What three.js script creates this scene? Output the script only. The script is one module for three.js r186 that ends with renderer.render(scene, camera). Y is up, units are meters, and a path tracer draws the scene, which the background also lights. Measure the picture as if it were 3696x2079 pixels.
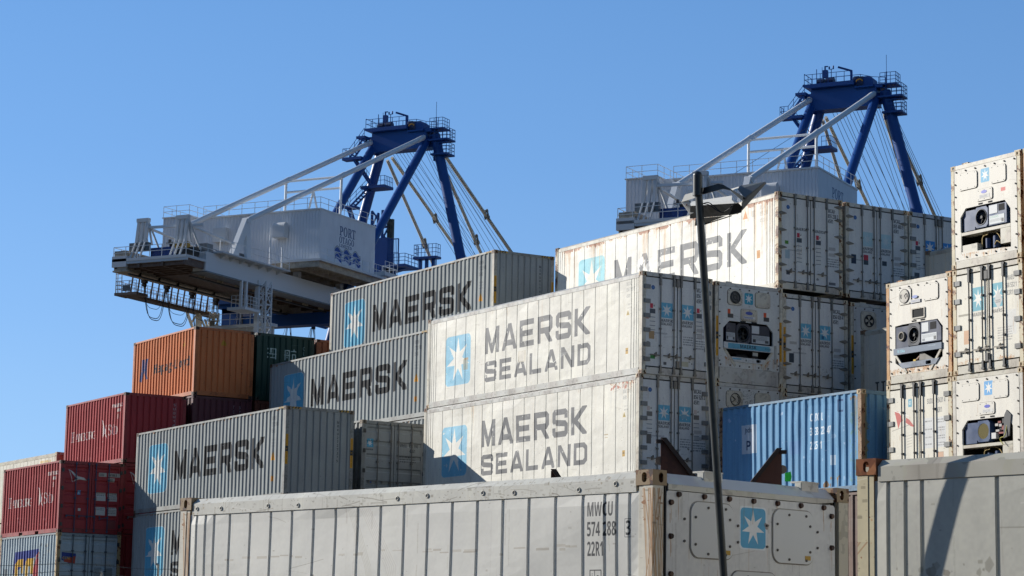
import * as THREE from 'three';
import { mergeGeometries } from 'three/addons/utils/BufferGeometryUtils.js';

// ---------------------------------------------------------------- camera, sky, sun, exposure
const R = Math.PI / 180;
const scene = new THREE.Scene();
const camera = new THREE.PerspectiveCamera(14.03, 1024 / 576, 0.1, 6000);
camera.position.set(0, 1.119, 0);
camera.rotation.set(9.052 * R, 58.63 * R, 1.0 * R, 'YXZ');
scene.add(camera);

const SUN = new THREE.Vector3(-1.55, 0.75, 1).normalize();
function makeSky() {
  const w = 1024, h = 512, d = new Float32Array(w * h * 4);
  // radiance by elevation in degrees, clear winter air
  const stops = [[-90, .10, .11, .12], [-1, .16, .19, .22], [0, .46, .66, .90], [4, .345, .60, .94], [8, .25, .49, .88], [12, .185, .405, .80], [17, .14, .335, .71], [30, .08, .185, .40], [55, .048, .11, .235], [90, .04, .088, .185]];
  for (let j = 0; j < h; j++) {
    const el = ((j + .5) / h - .5) * 180, y = Math.sin(el * R), c = Math.cos(el * R);
    let k = 0; while (k < stops.length - 2 && el > stops[k + 1][0]) k++;
    const a = stops[k], b = stops[k + 1], t = Math.min(1, Math.max(0, (el - a[0]) / (b[0] - a[0])));
    for (let i = 0; i < w; i++) {
      const ph = ((i + .5) / w - .5) * 2 * Math.PI, x = Math.cos(ph) * c, z = Math.sin(ph) * c;
      const cs = x * SUN.x + y * SUN.y + z * SUN.z, an = Math.acos(Math.min(1, Math.max(-1, cs)));
      // aerosol brightening towards the sun
      const g = el < -1 ? 0 : .4 * Math.exp(-an / .12) + .10 * Math.exp(-an / .5);
      const f = (.55 + .62 * Math.exp(-Math.pow(an / 1.05, 1.5))) / .81; // clear air is darkest away from the sun
      const o = (j * w + i) * 4;
      d[o] = (a[1] + (b[1] - a[1]) * t) * f * (1 + .25 * g) + .55 * g * .5;
      d[o + 1] = (a[2] + (b[2] - a[2]) * t) * f * (1 + .2 * g) + .55 * g * .46;
      d[o + 2] = (a[3] + (b[3] - a[3]) * t) * f * (1 + .1 * g) + .55 * g * .38;
      d[o + 3] = 1;
    }
  }
  const t = new THREE.DataTexture(d, w, h, THREE.RGBAFormat, THREE.FloatType);
  t.mapping = THREE.EquirectangularReflectionMapping; t.magFilter = t.minFilter = THREE.LinearFilter; t.needsUpdate = true;
  return t;
}
scene.background = makeSky();
scene.environment = scene.background;
const sun = new THREE.DirectionalLight(new THREE.Color(1, .95, .875), 5);
sun.position.copy(SUN).multiplyScalar(300).add(new THREE.Vector3(-60, 0, -40)); sun.target.position.set(-60, 0, -40);
sun.castShadow = true; sun.shadow.mapSize.set(4096, 4096); sun.shadow.radius = .5;
Object.assign(sun.shadow.camera, { left: -260, right: 260, top: 200, bottom: -160, near: 1, far: 900 });
scene.add(sun, sun.target);
const renderer = new THREE.WebGLRenderer({ antialias: true });
renderer.toneMapping = THREE.LinearToneMapping;
renderer.toneMappingExposure = 1.04;
renderer.shadowMap.enabled = true; renderer.shadowMap.type = THREE.PCFSoftShadowMap;

// ---------------------------------------------------------------- helpers
function rand(seed) { let s = seed >>> 0; return () => { s = (s + 0x6D2B79F5) | 0; let t = Math.imul(s ^ (s >>> 15), 1 | s); t = (t + Math.imul(t ^ (t >>> 7), 61 | t)) ^ t; return ((t ^ (t >>> 14)) >>> 0) / 4294967296; }; }
const hash = (i, j, k) => { let n = Math.imul(i, 374761393) ^ Math.imul(j, 668265263) ^ Math.imul(k, 2147483647); n = Math.imul(n ^ (n >>> 13), 1274126177); return ((n ^ (n >>> 16)) >>> 0) / 4294967296; };
function vnoise(x, y, k = 1, per = 0) { // value noise, periodic when per > 0
  const i = Math.floor(x), j = Math.floor(y), f = x - i, g = y - j, u = f * f * (3 - 2 * f), v = g * g * (3 - 2 * g);
  const m = (a) => per ? ((a % per) + per) % per : a;
  const h = (a, b) => hash(m(a), m(b), k);
  return (h(i, j) * (1 - u) + h(i + 1, j) * u) * (1 - v) + (h(i, j + 1) * (1 - u) + h(i + 1, j + 1) * u) * v;
}
const names = {};
function numbered(n) { names[n] = (names[n] ?? -1) + 1; return names[n] ? n + '_' + String(names[n]).padStart(3, '0') : n; }
function tag(o, label, category, group) { o.userData = { label, category }; if (group) o.userData.group = group; return o; }
function thing(name, label, category, group) { const o = new THREE.Group(); o.name = numbered(name); scene.add(o); return tag(o, label, category, group); }
const ni = (g) => g.index ? g.toNonIndexed() : g;
function clean(g) { g = ni(g); for (const k of Object.keys(g.attributes)) if (!['position', 'normal', 'uv'].includes(k)) g.deleteAttribute(k); return g; }
function metreUV(g) { // box-projected uv in metres
  const p = g.attributes.position, n = g.attributes.normal, uv = new Float32Array(p.count * 2);
  for (let i = 0; i < p.count; i++) {
    const a = Math.abs(n.getX(i)), b = Math.abs(n.getY(i)), c = Math.abs(n.getZ(i));
    if (a >= b && a >= c) { uv[2 * i] = p.getZ(i); uv[2 * i + 1] = p.getY(i); }
    else if (b >= c) { uv[2 * i] = p.getX(i); uv[2 * i + 1] = p.getZ(i); }
    else { uv[2 * i] = p.getX(i); uv[2 * i + 1] = p.getY(i); }
  }
  g.setAttribute('uv', new THREE.BufferAttribute(uv, 2)); return g;
}
function obj(name, geos, mat, parent, keepUV) {
  geos = (Array.isArray(geos) ? geos : [geos]).map(clean);
  const g = geos.length > 1 ? mergeGeometries(geos) : geos[0];
  if (!keepUV) metreUV(g);
  const m = new THREE.Mesh(g, mat); m.name = name; m.castShadow = m.receiveShadow = true; if (parent) parent.add(m); return m;
}
const box = (x, y, z, w, h, d) => clean(new THREE.BoxGeometry(w, h, d).translate(x, y, z));
const span = (x0, x1, y0, y1, z0, z1) => box((x0 + x1) / 2, (y0 + y1) / 2, (z0 + z1) / 2, x1 - x0, y1 - y0, z1 - z0);
const V = (a) => new THREE.Vector3(a[0], a[1], a[2]);
function place(g, p, q) { const a = V(p), b = V(q), d = b.clone().sub(a); return g.applyQuaternion(new THREE.Quaternion().setFromUnitVectors(new THREE.Vector3(0, 1, 0), d.clone().normalize())).translate((a.x + b.x) / 2, (a.y + b.y) / 2, (a.z + b.z) / 2); }
const len = (p, q) => V(p).distanceTo(V(q));
const tube = (p, q, r, s = 8, r2 = r) => clean(place(new THREE.CylinderGeometry(r2, r, len(p, q), s, 1), p, q));
const bar = (p, q, w, d = w) => clean(place(new THREE.BoxGeometry(w, len(p, q), d), p, q));
function curve(pts, r, n = 24, s = 6) { return clean(new THREE.TubeGeometry(new THREE.CatmullRomCurve3(pts.map(V)), n, r, s)); }
function prism(pts, z0, z1, holes) { const s = new THREE.Shape(pts.map((p) => new THREE.Vector2(p[0], p[1]))); for (const h of holes || []) s.holes.push(new THREE.Path(h.map((p) => new THREE.Vector2(p[0], p[1])))); return clean(new THREE.ExtrudeGeometry(s, { depth: z1 - z0, bevelEnabled: false, curveSegments: 6 }).translate(0, 0, z0)); }
function rrect(x0, y0, x1, y1, r, n = 5) { const o = []; for (const [cx, cy, a] of [[x1 - r, y0 + r, -90], [x1 - r, y1 - r, 0], [x0 + r, y1 - r, 90], [x0 + r, y0 + r, 180]]) for (let i = 0; i <= n; i++) { const t = (a + 90 * i / n) * R; o.push([cx + r * Math.cos(t), cy + r * Math.sin(t)]); } return o; }
function mirror(g, sx, sy, sz) { g = g.clone(); g.scale(sx, sy, sz); if (sx * sy * sz < 0) for (const k of ['position', 'normal', 'uv']) { const a = g.attributes[k], s = a.itemSize, A = a.array; for (let i = 0; i < a.count; i += 3) for (let c = 0; c < s; c++) { const t = A[(i + 1) * s + c]; A[(i + 1) * s + c] = A[(i + 2) * s + c]; A[(i + 2) * s + c] = t; } } return g; }
function railing(pts, h, step, r = .03, mids = 1) { // handrail along a polyline
  const o = [];
  for (let i = 0; i + 1 < pts.length; i++) {
    const a = pts[i], b = pts[i + 1], L = len(a, b), n = Math.max(1, Math.round(L / step));
    for (let k = 0; k <= mids; k++) { const y = h * (k + 1) / (mids + 1); o.push(bar([a[0], a[1] + y, a[2]], [b[0], b[1] + y, b[2]], r * 1.6)); }
    for (let k = i ? 1 : 0; k <= n; k++) { const t = k / n, x = a[0] + (b[0] - a[0]) * t, y = a[1] + (b[1] - a[1]) * t, z = a[2] + (b[2] - a[2]) * t; o.push(bar([x, y, z], [x, y + h, z], r * 1.6)); }
  }
  return o;
}

// ---------------------------------------------------------------- shared procedural textures
function canvasTex(c, srgb = true) { const t = new THREE.CanvasTexture(c); if (srgb) t.colorSpace = THREE.SRGBColorSpace; t.magFilter = THREE.LinearFilter; t.wrapS = t.wrapT = THREE.RepeatWrapping; t.anisotropy = 8; return t; }
function pixels(n, f, srgb, rep) { // tileable n x n texture, f(u, v) -> [r, g, b] 0..255
  const c = document.createElement('canvas'); c.width = c.height = n; const x = c.getContext('2d'), im = x.createImageData(n, n);
  for (let j = 0; j < n; j++) for (let i = 0; i < n; i++) { const q = f(i / n, j / n), o = (j * n + i) * 4; im.data[o] = q[0]; im.data[o + 1] = q[1]; im.data[o + 2] = q[2]; im.data[o + 3] = 255; }
  x.putImageData(im, 0, 0); const t = canvasTex(c, srgb); t.repeat.set(1 / rep, 1 / rep); return t;
}
const fb = (u, v, f, k, oct = 4) => { let s = 0, a = .5, n = 0; for (let o = 0; o < oct; o++) { s += a * vnoise(u * f, v * f, k + o, f); n += a; a *= .5; f *= 2; } return s / n; };
const grime = pixels(512, (u, v) => {
  const a = fb(u, v, 5, 3, 5), b = vnoise(u * 60, v * 9, 9, 60 * 9), s = fb(u, v, 24, 21, 3);
  let g = 236 - 34 * Math.max(0, a - .45) * 2.2 - 14 * (b > .8 ? 1 : 0) * (a > .5 ? 1 : .3) - (s > .68 ? 26 : 0);
  return [g, g - 2 * (a > .55 ? 3 : 1), g - 5 * (a > .5 ? 2 : 1)];
}, true, 2.3);
const rustMap = pixels(512, (u, v) => { // bare paint with rust patches, multiplies a cream colour
  const a = fb(u, v, 6, 40, 5), b = fb(u, v, 30, 50, 3), e = a * .75 + b * .35;
  if (e > .66) return [128 - 50 * b, 74 - 30 * b, 44 - 22 * b];
  if (e > .61) return [186, 138, 92];
  const g = 238 - 40 * Math.max(0, b - .5); return [g, g - 6, g - 18];
}, true, 1.1);
const roughMap = pixels(256, (u, v) => { const g = 120 + 110 * fb(u, v, 7, 70, 4); return [g, g, g]; }, false, 1.7);
const dents = pixels(1024, (u, v) => { const g = 255 * (.72 * fb(u, v, 6, 80, 3) + .24 * fb(u, v, 14, 90, 2) + .04 * fb(u, v, 120, 95, 2)); return [g, g, g]; }, false, 3.1);
const mats = {};
function paint(hex, o = {}) {
  const key = hex + JSON.stringify(o); if (mats[key]) return mats[key];
  const m = new THREE.MeshStandardMaterial({ color: hex, roughness: o.r ?? .75, metalness: o.m ?? 0, map: o.rust ? rustMap : grime, roughnessMap: roughMap });
  return (mats[key] = m);
}
const plain = (hex, r = .6, m = 0) => mats['p' + hex + r + m] ??= new THREE.MeshStandardMaterial({ color: hex, roughness: r, metalness: m });
const DARK = plain('#0d0f12', .8), RUBBER = plain('#15181b', .7), GALV = paint('#8c8b86', { r: .6, m: .15 }), BLACKBAR = plain('#1c1f22', .5), RUST = paint('#6e4128', { r: 1 }), STEEL = paint('#4a4d4e', { r: .7, m: .3 });

// ---------------------------------------------------------------- printed sheets: a canvas measured in metres
const GL = { // squared sign-writer capitals on a unit square: stroke centre lines
  M: [[.1, 0, .1, 1], [.9, 0, .9, 1], [.06, 1.06, .5, .1, .94, 1.06]], A: [[.06, -.04, .47, .93, .53, .93, .94, -.04], [.2, .27, .8, .27]], E: [[.97, .9, .1, .9, .1, .1, .97, .1], [.1, .5, .9, .5]],
  R: [[.1, 0, .1, .9, .8, .9, .9, .82, .9, .56, .8, .46, .1, .46], [.52, .46, .94, -.04]], S: [[.9, .66, .9, .84, .82, .9, .18, .9, .1, .83, .1, .6, .18, .53, .82, .47, .9, .4, .9, .17, .82, .1, .18, .1, .1, .17, .1, .34]],
  K: [[.1, 0, .1, 1], [.95, 1.05, .25, .5, .98, -.05]], L: [[.1, 1, .1, .1, .95, .1]], N: [[.1, 0, .1, 1], [.9, 0, .9, 1], [.1, 1.0, .9, 0]], D: [[.1, .5, .1, .9, .72, .9, .9, .76, .9, .24, .72, .1, .1, .1, .1, .5]],
};
class Sheet {
  constructor(x0, x1, y0, y1, pw, ph, base, seed = 1) {
    Object.assign(this, { x0, x1, y0, y1, pw, ph, base, r: rand(seed) });
    this.c = document.createElement('canvas'); this.c.width = pw; this.c.height = ph; const g = this.g = this.c.getContext('2d');
    this.kx = pw / (x1 - x0); this.ky = ph / (y1 - y0);
    g.setTransform(this.kx, 0, 0, -this.ky, -x0 * this.kx, y1 * this.ky); g.fillStyle = base; g.fillRect(x0, y0, x1 - x0, y1 - y0);
  }
  rect(x, y, w, h, c, a = 1) { const g = this.g; g.globalAlpha = a; g.fillStyle = c; g.fillRect(x, y, w, h); g.globalAlpha = 1; return this; }
  poly(p, c, a = 1) { const g = this.g; g.globalAlpha = a; g.fillStyle = c; g.beginPath(); p.forEach((q, i) => i ? g.lineTo(q[0], q[1]) : g.moveTo(q[0], q[1])); g.closePath(); g.fill(); g.globalAlpha = 1; return this; }
  line(p, w, c, a = 1) { const g = this.g; g.globalAlpha = a; g.strokeStyle = c; g.lineWidth = w; g.lineJoin = 'round'; g.beginPath(); p.forEach((q, i) => i ? g.lineTo(q[0], q[1]) : g.moveTo(q[0], q[1])); g.stroke(); g.globalAlpha = 1; return this; }
  t(s, x, y, h, c = '#2b2d2e', o = {}) { // text: baseline-left at x, y; h = cap height
    const g = this.g; g.save(); g.globalAlpha = o.a ?? 1; g.fillStyle = c; g.textAlign = o.al ?? 'left'; g.translate(x, y); const k = h / 72; g.scale(k * (o.sx ?? .8), -k); g.font = `${o.b ?? 'bold'} 100px ${o.f ?? 'sans-serif'}`; g.fillText(s, 0, 0); g.restore(); return this;
  }
  vt(s, x, y, h, c, st = 1.35, o = {}) { [...s].forEach((q, i) => this.t(q, x, y - i * h * st, h, c, { al: 'center', ...o })); return this; }
  big(word, x0, x1, y0, y1, c, th = .2, gap = .24) { // squared lettering filling a rectangle
    const g = this.g, n = word.length, w = (x1 - x0) / (n + (n - 1) * gap), h = y1 - y0;
    [...word].forEach((ch, i) => {
      const X = x0 + i * w * (1 + gap); g.save(); g.beginPath(); g.rect(X, y0, w, h); g.clip();
      for (const s of GL[ch]) { g.beginPath(); for (let k = 0; k < s.length; k += 2) { const a = X + s[k] * w, b = y0 + s[k + 1] * h; k ? g.lineTo(a, b) : g.moveTo(a, b); } g.strokeStyle = c; g.lineWidth = th * Math.min(h, w * 1.15); g.lineJoin = 'miter'; g.miterLimit = 3; g.stroke(); }
      g.restore();
    }); return this;
  }
  star(cx, cy, r, c, n = 7, k = .42, sy = 1) { const p = []; for (let i = 0; i < 2 * n; i++) { const a = (90 + i * 180 / n) * R, q = i % 2 ? r * k : r; p.push([cx + q * Math.cos(a), cy + q * Math.sin(a) * sy]); } return this.poly(p, c); }
  logo(x0, y0, x1, y1, blue = '#5fb0d4', white = '#e6e6df', edge, rr = .09) { if (edge) this.poly(rrect(x0 - .012, y0 - .012, x1 + .012, y1 + .012, rr * (x1 - x0) / .9), edge); this.poly(rrect(x0, y0, x1, y1, rr * (x1 - x0) / .8), blue); const r = Math.min((x1 - x0) * .46, (y1 - y0) * .46); return this.star((x0 + x1) / 2, (y0 + y1) / 2 + .02 * r, r, white, 7, .38, Math.min(1.35, (y1 - y0) / (x1 - x0))); }
  tiny(x, y, w, n, h, c, a = .75) { for (let i = 0; i < n; i++) { let q = x; while (q < x + w) { const l = h * (.5 + this.r() * 2.2); this.rect(q, y - i * h * 2, Math.min(l, x + w - q), h, c, a * (.5 + .5 * this.r())); q += l + h * .5; } } return this; }
  chips(x0, x1, y0, y1, n, s = .03, c = this.base) { const r = this.r; for (let i = 0; i < n; i++) { const x = x0 + r() * (x1 - x0), y = y0 + r() * (y1 - y0), q = s * (.2 + r() * r() * 2); this.poly([0, 1, 2, 3, 4].map((k) => [x + q * (.4 + r()) * Math.cos(k * 1.257), y + q * (.4 + r()) * Math.sin(k * 1.257)]), c, .5 + .5 * r()); } return this; }
  rustRun(x, y, w, l, a = .5, cs = .022) { const r = this.r; for (let i = 0; i < 14; i++) { const q = x + (r() - .5) * w, h = l * (.15 + r() * r() * .9), ww = .006 + r() * .022; this.rect(q, y - h, ww, h, ['#b07a42', '#c4935a', '#9a6030', '#cda674'][i % 4], a * (.25 + .5 * r())); } for (let i = 0; i < 8; i++) this.chips(x - w * .6, x + w * .6, y - .05, y + .03, 2, cs, ['#9a6030', '#b07840'][i % 2]); return this; }
  drip(x, y, w, l, a) { const r = this.r; for (let i = 0; i < 4; i++) this.rect(x + (r() - .5) * w, y - l * (.4 + .6 * r()), .004 + .006 * r(), l * (.3 + .5 * r()), ['#a06a3a', '#8a6a4a', '#8a4f28'][i % 3], a * (.3 + .7 * r())); return this; }
  weather(o = {}) {
    const { x0, x1, y0, y1, r, g } = this, W = x1 - x0, H = y1 - y0;
    const dirt = o.dc ?? '#5b5242';
    for (let i = 0; i < (o.streaks ?? 3.5) * W; i++) { let x = x0 + r() * W, y = y1 - r() * r() * H * .9; const l = .1 + r() * r() * H * .6, w = .004 + r() * .016, a = .05 + .13 * r(); for (let q = 0; q < l; q += .05) { if (r() < .82) this.rect(x + (r() - .5) * .006, y - q - .055, w, .055, dirt, a); } }
    for (let i = 0; i < (o.specks ?? 22) * W; i++) { const x = x0 + r() * W, y = y0 + (r() ** 1.3) * H, q = .004 + r() * r() * .022; this.rect(x, y, q * (1 + 2 * r()), q, dirt, .1 + .3 * r()); }
    for (let i = 0; i < (o.scuff ?? 1.6) * W; i++) { const x = x0 + r() * W, y = y0 + r() * H, l = .08 + .4 * r(), s = (r() - .5) * .16; this.line([[x, y], [x + l * .5, y + s * .4 + .01 * r()], [x + l, y + s]], .003 + .006 * r(), r() < .4 ? '#f2efe6' : dirt, .2 + .3 * r()); }
    for (let i = 0; i < (o.rust ?? 0) * W; i++) this.rustRun(x0 + r() * W, y1 - .02, .1 + .5 * r(), .15 + r() * r() * H * .8, .32);
    // fine grain
    const im = g.getImageData(0, 0, this.pw, this.ph), d = im.data, ax = W / this.pw, ay = H / this.ph, amp = o.grain ?? 1;
    for (let j = 0; j < this.ph; j++) for (let i = 0; i < this.pw; i++) { const X = i * ax, Y = j * ay, n = (vnoise(X * 1.7, Y * 1.1, 5) - .5) * 15 + (vnoise(X * 9, Y * 2.2, 6) - .5) * 12 + (vnoise(X * 40, Y * 40, 7) - .5) * 9, k = (j * this.pw + i) * 4, f = 1 + amp * n / 200; d[k] *= f; d[k + 1] *= f; d[k + 2] *= f * (1 - .0009 * Math.max(0, n) * amp); }
    g.putImageData(im, 0, 0); return this;
  }
  mat(o = {}) { const t = canvasTex(this.c); t.wrapS = t.wrapT = THREE.ClampToEdgeWrapping; const m = new THREE.MeshStandardMaterial({ map: t, roughness: o.r ?? .62, metalness: 0, roughnessMap: null }); if (o.bump) { m.bumpMap = o.bump; m.bumpScale = o.bs ?? .012; } return m; }
}
function uvTo(g, ax, x0, x1, y0, y1, dir = 1) { // planar uv along axis ax ('x' or 'z') and y over a sheet
  const p = g.attributes.position, uv = new Float32Array(p.count * 2);
  for (let i = 0; i < p.count; i++) { const a = ax === 'x' ? p.getX(i) : p.getZ(i); uv[2 * i] = (dir * a - x0) / (x1 - x0); uv[2 * i + 1] = (p.getY(i) - y0) / (y1 - y0); }
  g.setAttribute('uv', new THREE.BufferAttribute(uv, 2)); return g;
}

// ---------------------------------------------------------------- shipping containers
const W = 2.438;
function wallGeo(pts, y0, y1, rows = 6, wob = 0, seed = 1) { // folded sheet: polyline in (x, z) raised from y0 to y1, facing +z
  const P = [], U = [], x0 = pts[0][0], x1 = pts[pts.length - 1][0];
  const at = (i, j) => { const y = y0 + (y1 - y0) * j / rows, e = i > 0 && i < pts.length - 1 && j > 0 && j < rows ? wob * (vnoise(pts[i][0] * 1.1 + seed * 17, y * 1.3, seed) - .5 + .6 * (vnoise(pts[i][0] * 3.3, y * 2.1 + seed * 7, seed + 3) - .5)) : 0; return [pts[i][0] + e * .4, y, pts[i][1] + e]; };
  for (let i = 0; i + 1 < pts.length; i++) for (let j = 0; j < rows; j++) {
    const a = at(i, j), b = at(i + 1, j), c = at(i + 1, j + 1), d = at(i, j + 1);
    for (const q of [a, b, c, a, c, d]) { P.push(...q); U.push((q[0] - x0) / (x1 - x0), (q[1] - y0) / (y1 - y0)); }
  }
  const g = new THREE.BufferGeometry(); g.setAttribute('position', new THREE.Float32BufferAttribute(P, 3)); g.setAttribute('uv', new THREE.Float32BufferAttribute(U, 2)); g.computeVertexNormals(); return g;
}
function corrPts(x0, x1, per, d, fo = .27, sl = .22) { // trapezoidal corrugation, outer flats at z = 0
  const n = Math.max(1, Math.round((x1 - x0) / per)), p = (x1 - x0) / n, o = [[x0, 0]];
  for (let i = 0; i < n; i++) { const a = x0 + i * p + p * fo / 2; o.push([a, 0], [a + sl * p, -d], [a + (1 - fo - sl) * p, -d], [a + (1 - fo) * p, 0]); }
  o.push([x1, 0]); return o;
}
function groovePts(x0, x1, at, w, d) { const o = [[x0, 0]]; for (const x of at) o.push([x - w / 2, 0], [x - w * .28, -d], [x + w * .28, -d], [x + w / 2, 0]); o.push([x1, 0]); return o; }
const castingShape = (() => { // one corner casting at (+x, +y, +z), outer corner at the origin
  const hole = (cx, cy, w, h) => { const o = [], r = w / 2; for (let i = 0; i <= 8; i++) { const a = (i / 8) * 180 * R; o.push([cx + r * Math.cos(a), cy + h / 2 - r + r * Math.sin(a)]); } for (let i = 0; i <= 8; i++) { const a = (180 + i / 8 * 180) * R; o.push([cx + r * Math.cos(a), cy - h / 2 + r + r * Math.sin(a)]); } return o; };
  const f = prism([[-.178, -.118], [0, -.118], [0, 0], [-.178, 0]], -.028, 0, [hole(-.089, -.059, .051, .079)]);
  const e = prism([[-.134, -.118], [0, -.118], [0, 0], [-.134, 0]], -.028, 0, [hole(-.067, -.059, .051, .079)]).rotateY(Math.PI / 2).translate(0, 0, -.162);
  e.translate(0, 0, 0);
  return { f, e, rest: [span(-.178, -.028, -.028, 0, -.162, -.028), span(-.178, -.028, -.118, -.1, -.162, -.028), span(-.178, -.16, -.1, -.028, -.162, -.028), span(-.16, -.028, -.1, -.028, -.162, -.145)] };
})();
const castGeo = clean(mergeGeometries([castingShape.f, mirrorEnd(castingShape.e), ...castingShape.rest].map(clean)));
function mirrorEnd(g) { const b = g.clone(); b.computeBoundingBox(); const m = b.boundingBox; return b.translate(-m.max.x, 0, -.028 - m.max.z); }
function container(o) {
  const { L, H } = o, hx = L / 2, hz = W / 2;
  const root = thing('shipping_container', o.label, 'container', o.group);
  const yaw = (o.yaw ?? 0) + (o.quarter ? -Math.PI / 2 : 0), c = Math.cos(yaw), s = Math.sin(yaw);
  if (o.quarter) root.position.set(o.at[0] - W / 2, o.at[1], o.at[2] - L / 2);
  else { const u = -hx, w = -hz; root.position.set(o.at[0] + c * u + s * w, o.at[1], o.at[2] - s * u + c * w); }
  root.rotation.y = yaw;
  const fm = o.frameMat, pm = o.postMat ?? fm, cm = o.castMat ?? pm;
  for (const sx of [1, -1]) for (const sy of [1, -1]) for (const sz of [1, -1]) {
    if (sz < 0 && sx < 0) continue; // the far rear corner faces away from every view of the yard
    const g = mirror(castGeo, sx, sy, sz).translate(sx * hx, sy > 0 ? H : 0, sz * hz); obj('corner_casting', g, cm, root);
  }
  for (const sx of [1, -1]) for (const sz of [1, -1]) {
    const x = (a) => sx * (hx - a), z = (a) => sz * (hz - a), mk = (a, b, p, q) => span(Math.min(x(a), x(b)), Math.max(x(a), x(b)), .119, H - .119, Math.min(z(p), z(q)), Math.max(z(p), z(q)));
    obj('corner_post', [mk(.006, .10, .006, .13), mk(.102, .15, .010, .05)], pm, root);
  }
  const reefer = o.side !== 'corr', rt = o.railH ?? (reefer ? .155 : .062), rb = reefer ? .19 : .155;
  // long-side rails
  for (const sz of [1, -1]) {
    let top;
    if (reefer) { const y1 = H - .012, y0 = y1 - rt, zf = hz - .012; top = clean(new THREE.ExtrudeGeometry(new THREE.Shape([[zf, y0], [zf, y1 - .05], [zf - .055, y1], [zf - .12, y1], [zf - .12, y0]].map((p) => new THREE.Vector2(p[0], p[1]))), { depth: L - .37, bevelEnabled: false }).rotateY(-Math.PI / 2).translate(hx - .185, 0, 0)); if (sz < 0) top = mirror(top, 1, 1, -1); }
    else top = span(-hx + .18, hx - .18, H - rt - .008, H - .008, sz > 0 ? hz - .075 : -hz + .008, sz > 0 ? hz - .008 : -hz + .075);
    obj('top_rail', top, o.railMat ?? fm, root);
    obj('bottom_rail', o.pockets && sz > 0 ? [[-hx + .18, -1.03], [-.67, .67], [1.03, hx - .18]].map(([a, b]) => span(a, b, .012, rb, hz - .07, hz - .008)).concat(span(-hx + .18, hx - .18, rb - .035, rb + .002, hz - .068, hz - .01)) : span(-hx + .18, hx - .18, .012, rb, sz > 0 ? hz - .07 : -hz + .008, sz > 0 ? hz - .008 : -hz + .07), o.railMat ?? fm, root);
  }
  const x0 = -hx + .14, x1 = hx - .14, y0 = rb - .004, y1 = H - rt - .008, zf = hz - (reefer ? .02 : .012);
  let pts;
  if (o.side === 'corr') pts = corrPts(x0, x1, .278, .038);
  else pts = groovePts(x0, x1, o.grooves.map((d) => d < 0 ? -hx - d : hx - d).sort((a, b) => a - b), o.gw ?? .03, o.gd ?? .009);
  const wall = wallGeo(pts, y0, y1, o.rows ?? 8, o.wob ?? .012, o.seed ?? 1);
  for (let i = 0, p = wall.attributes.position; i < p.count; i++) p.setZ(i, p.getZ(i) + zf);
  if (o.sheet) uvTo(wall, 'x', -hx, hx, 0, H);
  obj('side_wall', wall, o.sheet ? o.sheet.mat({ r: reefer ? .55 : .82, ...(reefer ? { bump: L > 8 ? bump40 : bump20, bs: o.side === 'groove' ? .008 : .016 } : {}) }) : fm, root, !!o.sheet);
  const back = wallGeo(o.side === 'corr' ? corrPts(x0, x1, .278, .036) : [[x0, 0], [x1, 0]], y0, y1, 1).rotateY(Math.PI).translate(0, 0, -zf); obj('side_wall', back, fm, root);
  obj('roof', span(-hx + .1, hx - .1, H - .06, H - .03, -hz + .06, hz - .06), fm, root);
  obj('floor', span(-hx + .05, hx - .05, .13, .17, -hz + .06, hz - .06), paint('#3b342c'), root);
  obj('end_wall', span(-hx + .012, -hx + .07, .13, H - .05, -hz + .1, hz - .1), fm, root);
  const FM = new THREE.Matrix4().makeBasis(new THREE.Vector3(0, 0, -1), new THREE.Vector3(0, 1, 0), new THREE.Vector3(1, 0, 0)).setPosition(hx, 0, hz);
  const face = { root, H, L, o, fm, pm, put(name, geos, mat, parent, sheet) { const g = (Array.isArray(geos) ? geos : [geos]).map((q) => clean(q)); const m = clean(g.length > 1 ? mergeGeometries(g) : g[0]).clone().applyMatrix4(FM); if (Array.isArray(sheet)) uvTo(m, 'z', sheet[0] - hz, sheet[1] - hz, sheet[2], sheet[3], -1); else if (sheet) uvTo(m, 'z', -hz, hz, 0, H, -1); return obj(name, m, mat, parent ?? root, !!sheet); } };
  (o.end ?? corrEnd)(face);
  if (o.extra) o.extra(face, hx, hz);
  return root;
}
function header(f, y = .1, sill = .16, zin = -.012) { f.put('header', span(.165, W - .165, f.H - y - .006, f.H - .006, zin - .06, zin), f.o.railMat ?? f.fm); f.put('sill', span(.165, W - .165, .008, sill, zin - .06, zin), f.o.railMat ?? f.fm); }
function corrEnd(f) { // blank corrugated front end
  header(f, .1, .17);
  const g = wallGeo(corrPts(.12, W - .12, f.o.ep ?? .245, .042, f.o.efo ?? .66, .13), .168, f.H - .104, 6, .008, (f.o.seed ?? 1) + 50).translate(0, 0, -.02);
  f.put('end_wall', g, f.o.endSheet ?? f.fm, null, !!f.o.endSheet);
}
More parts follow.
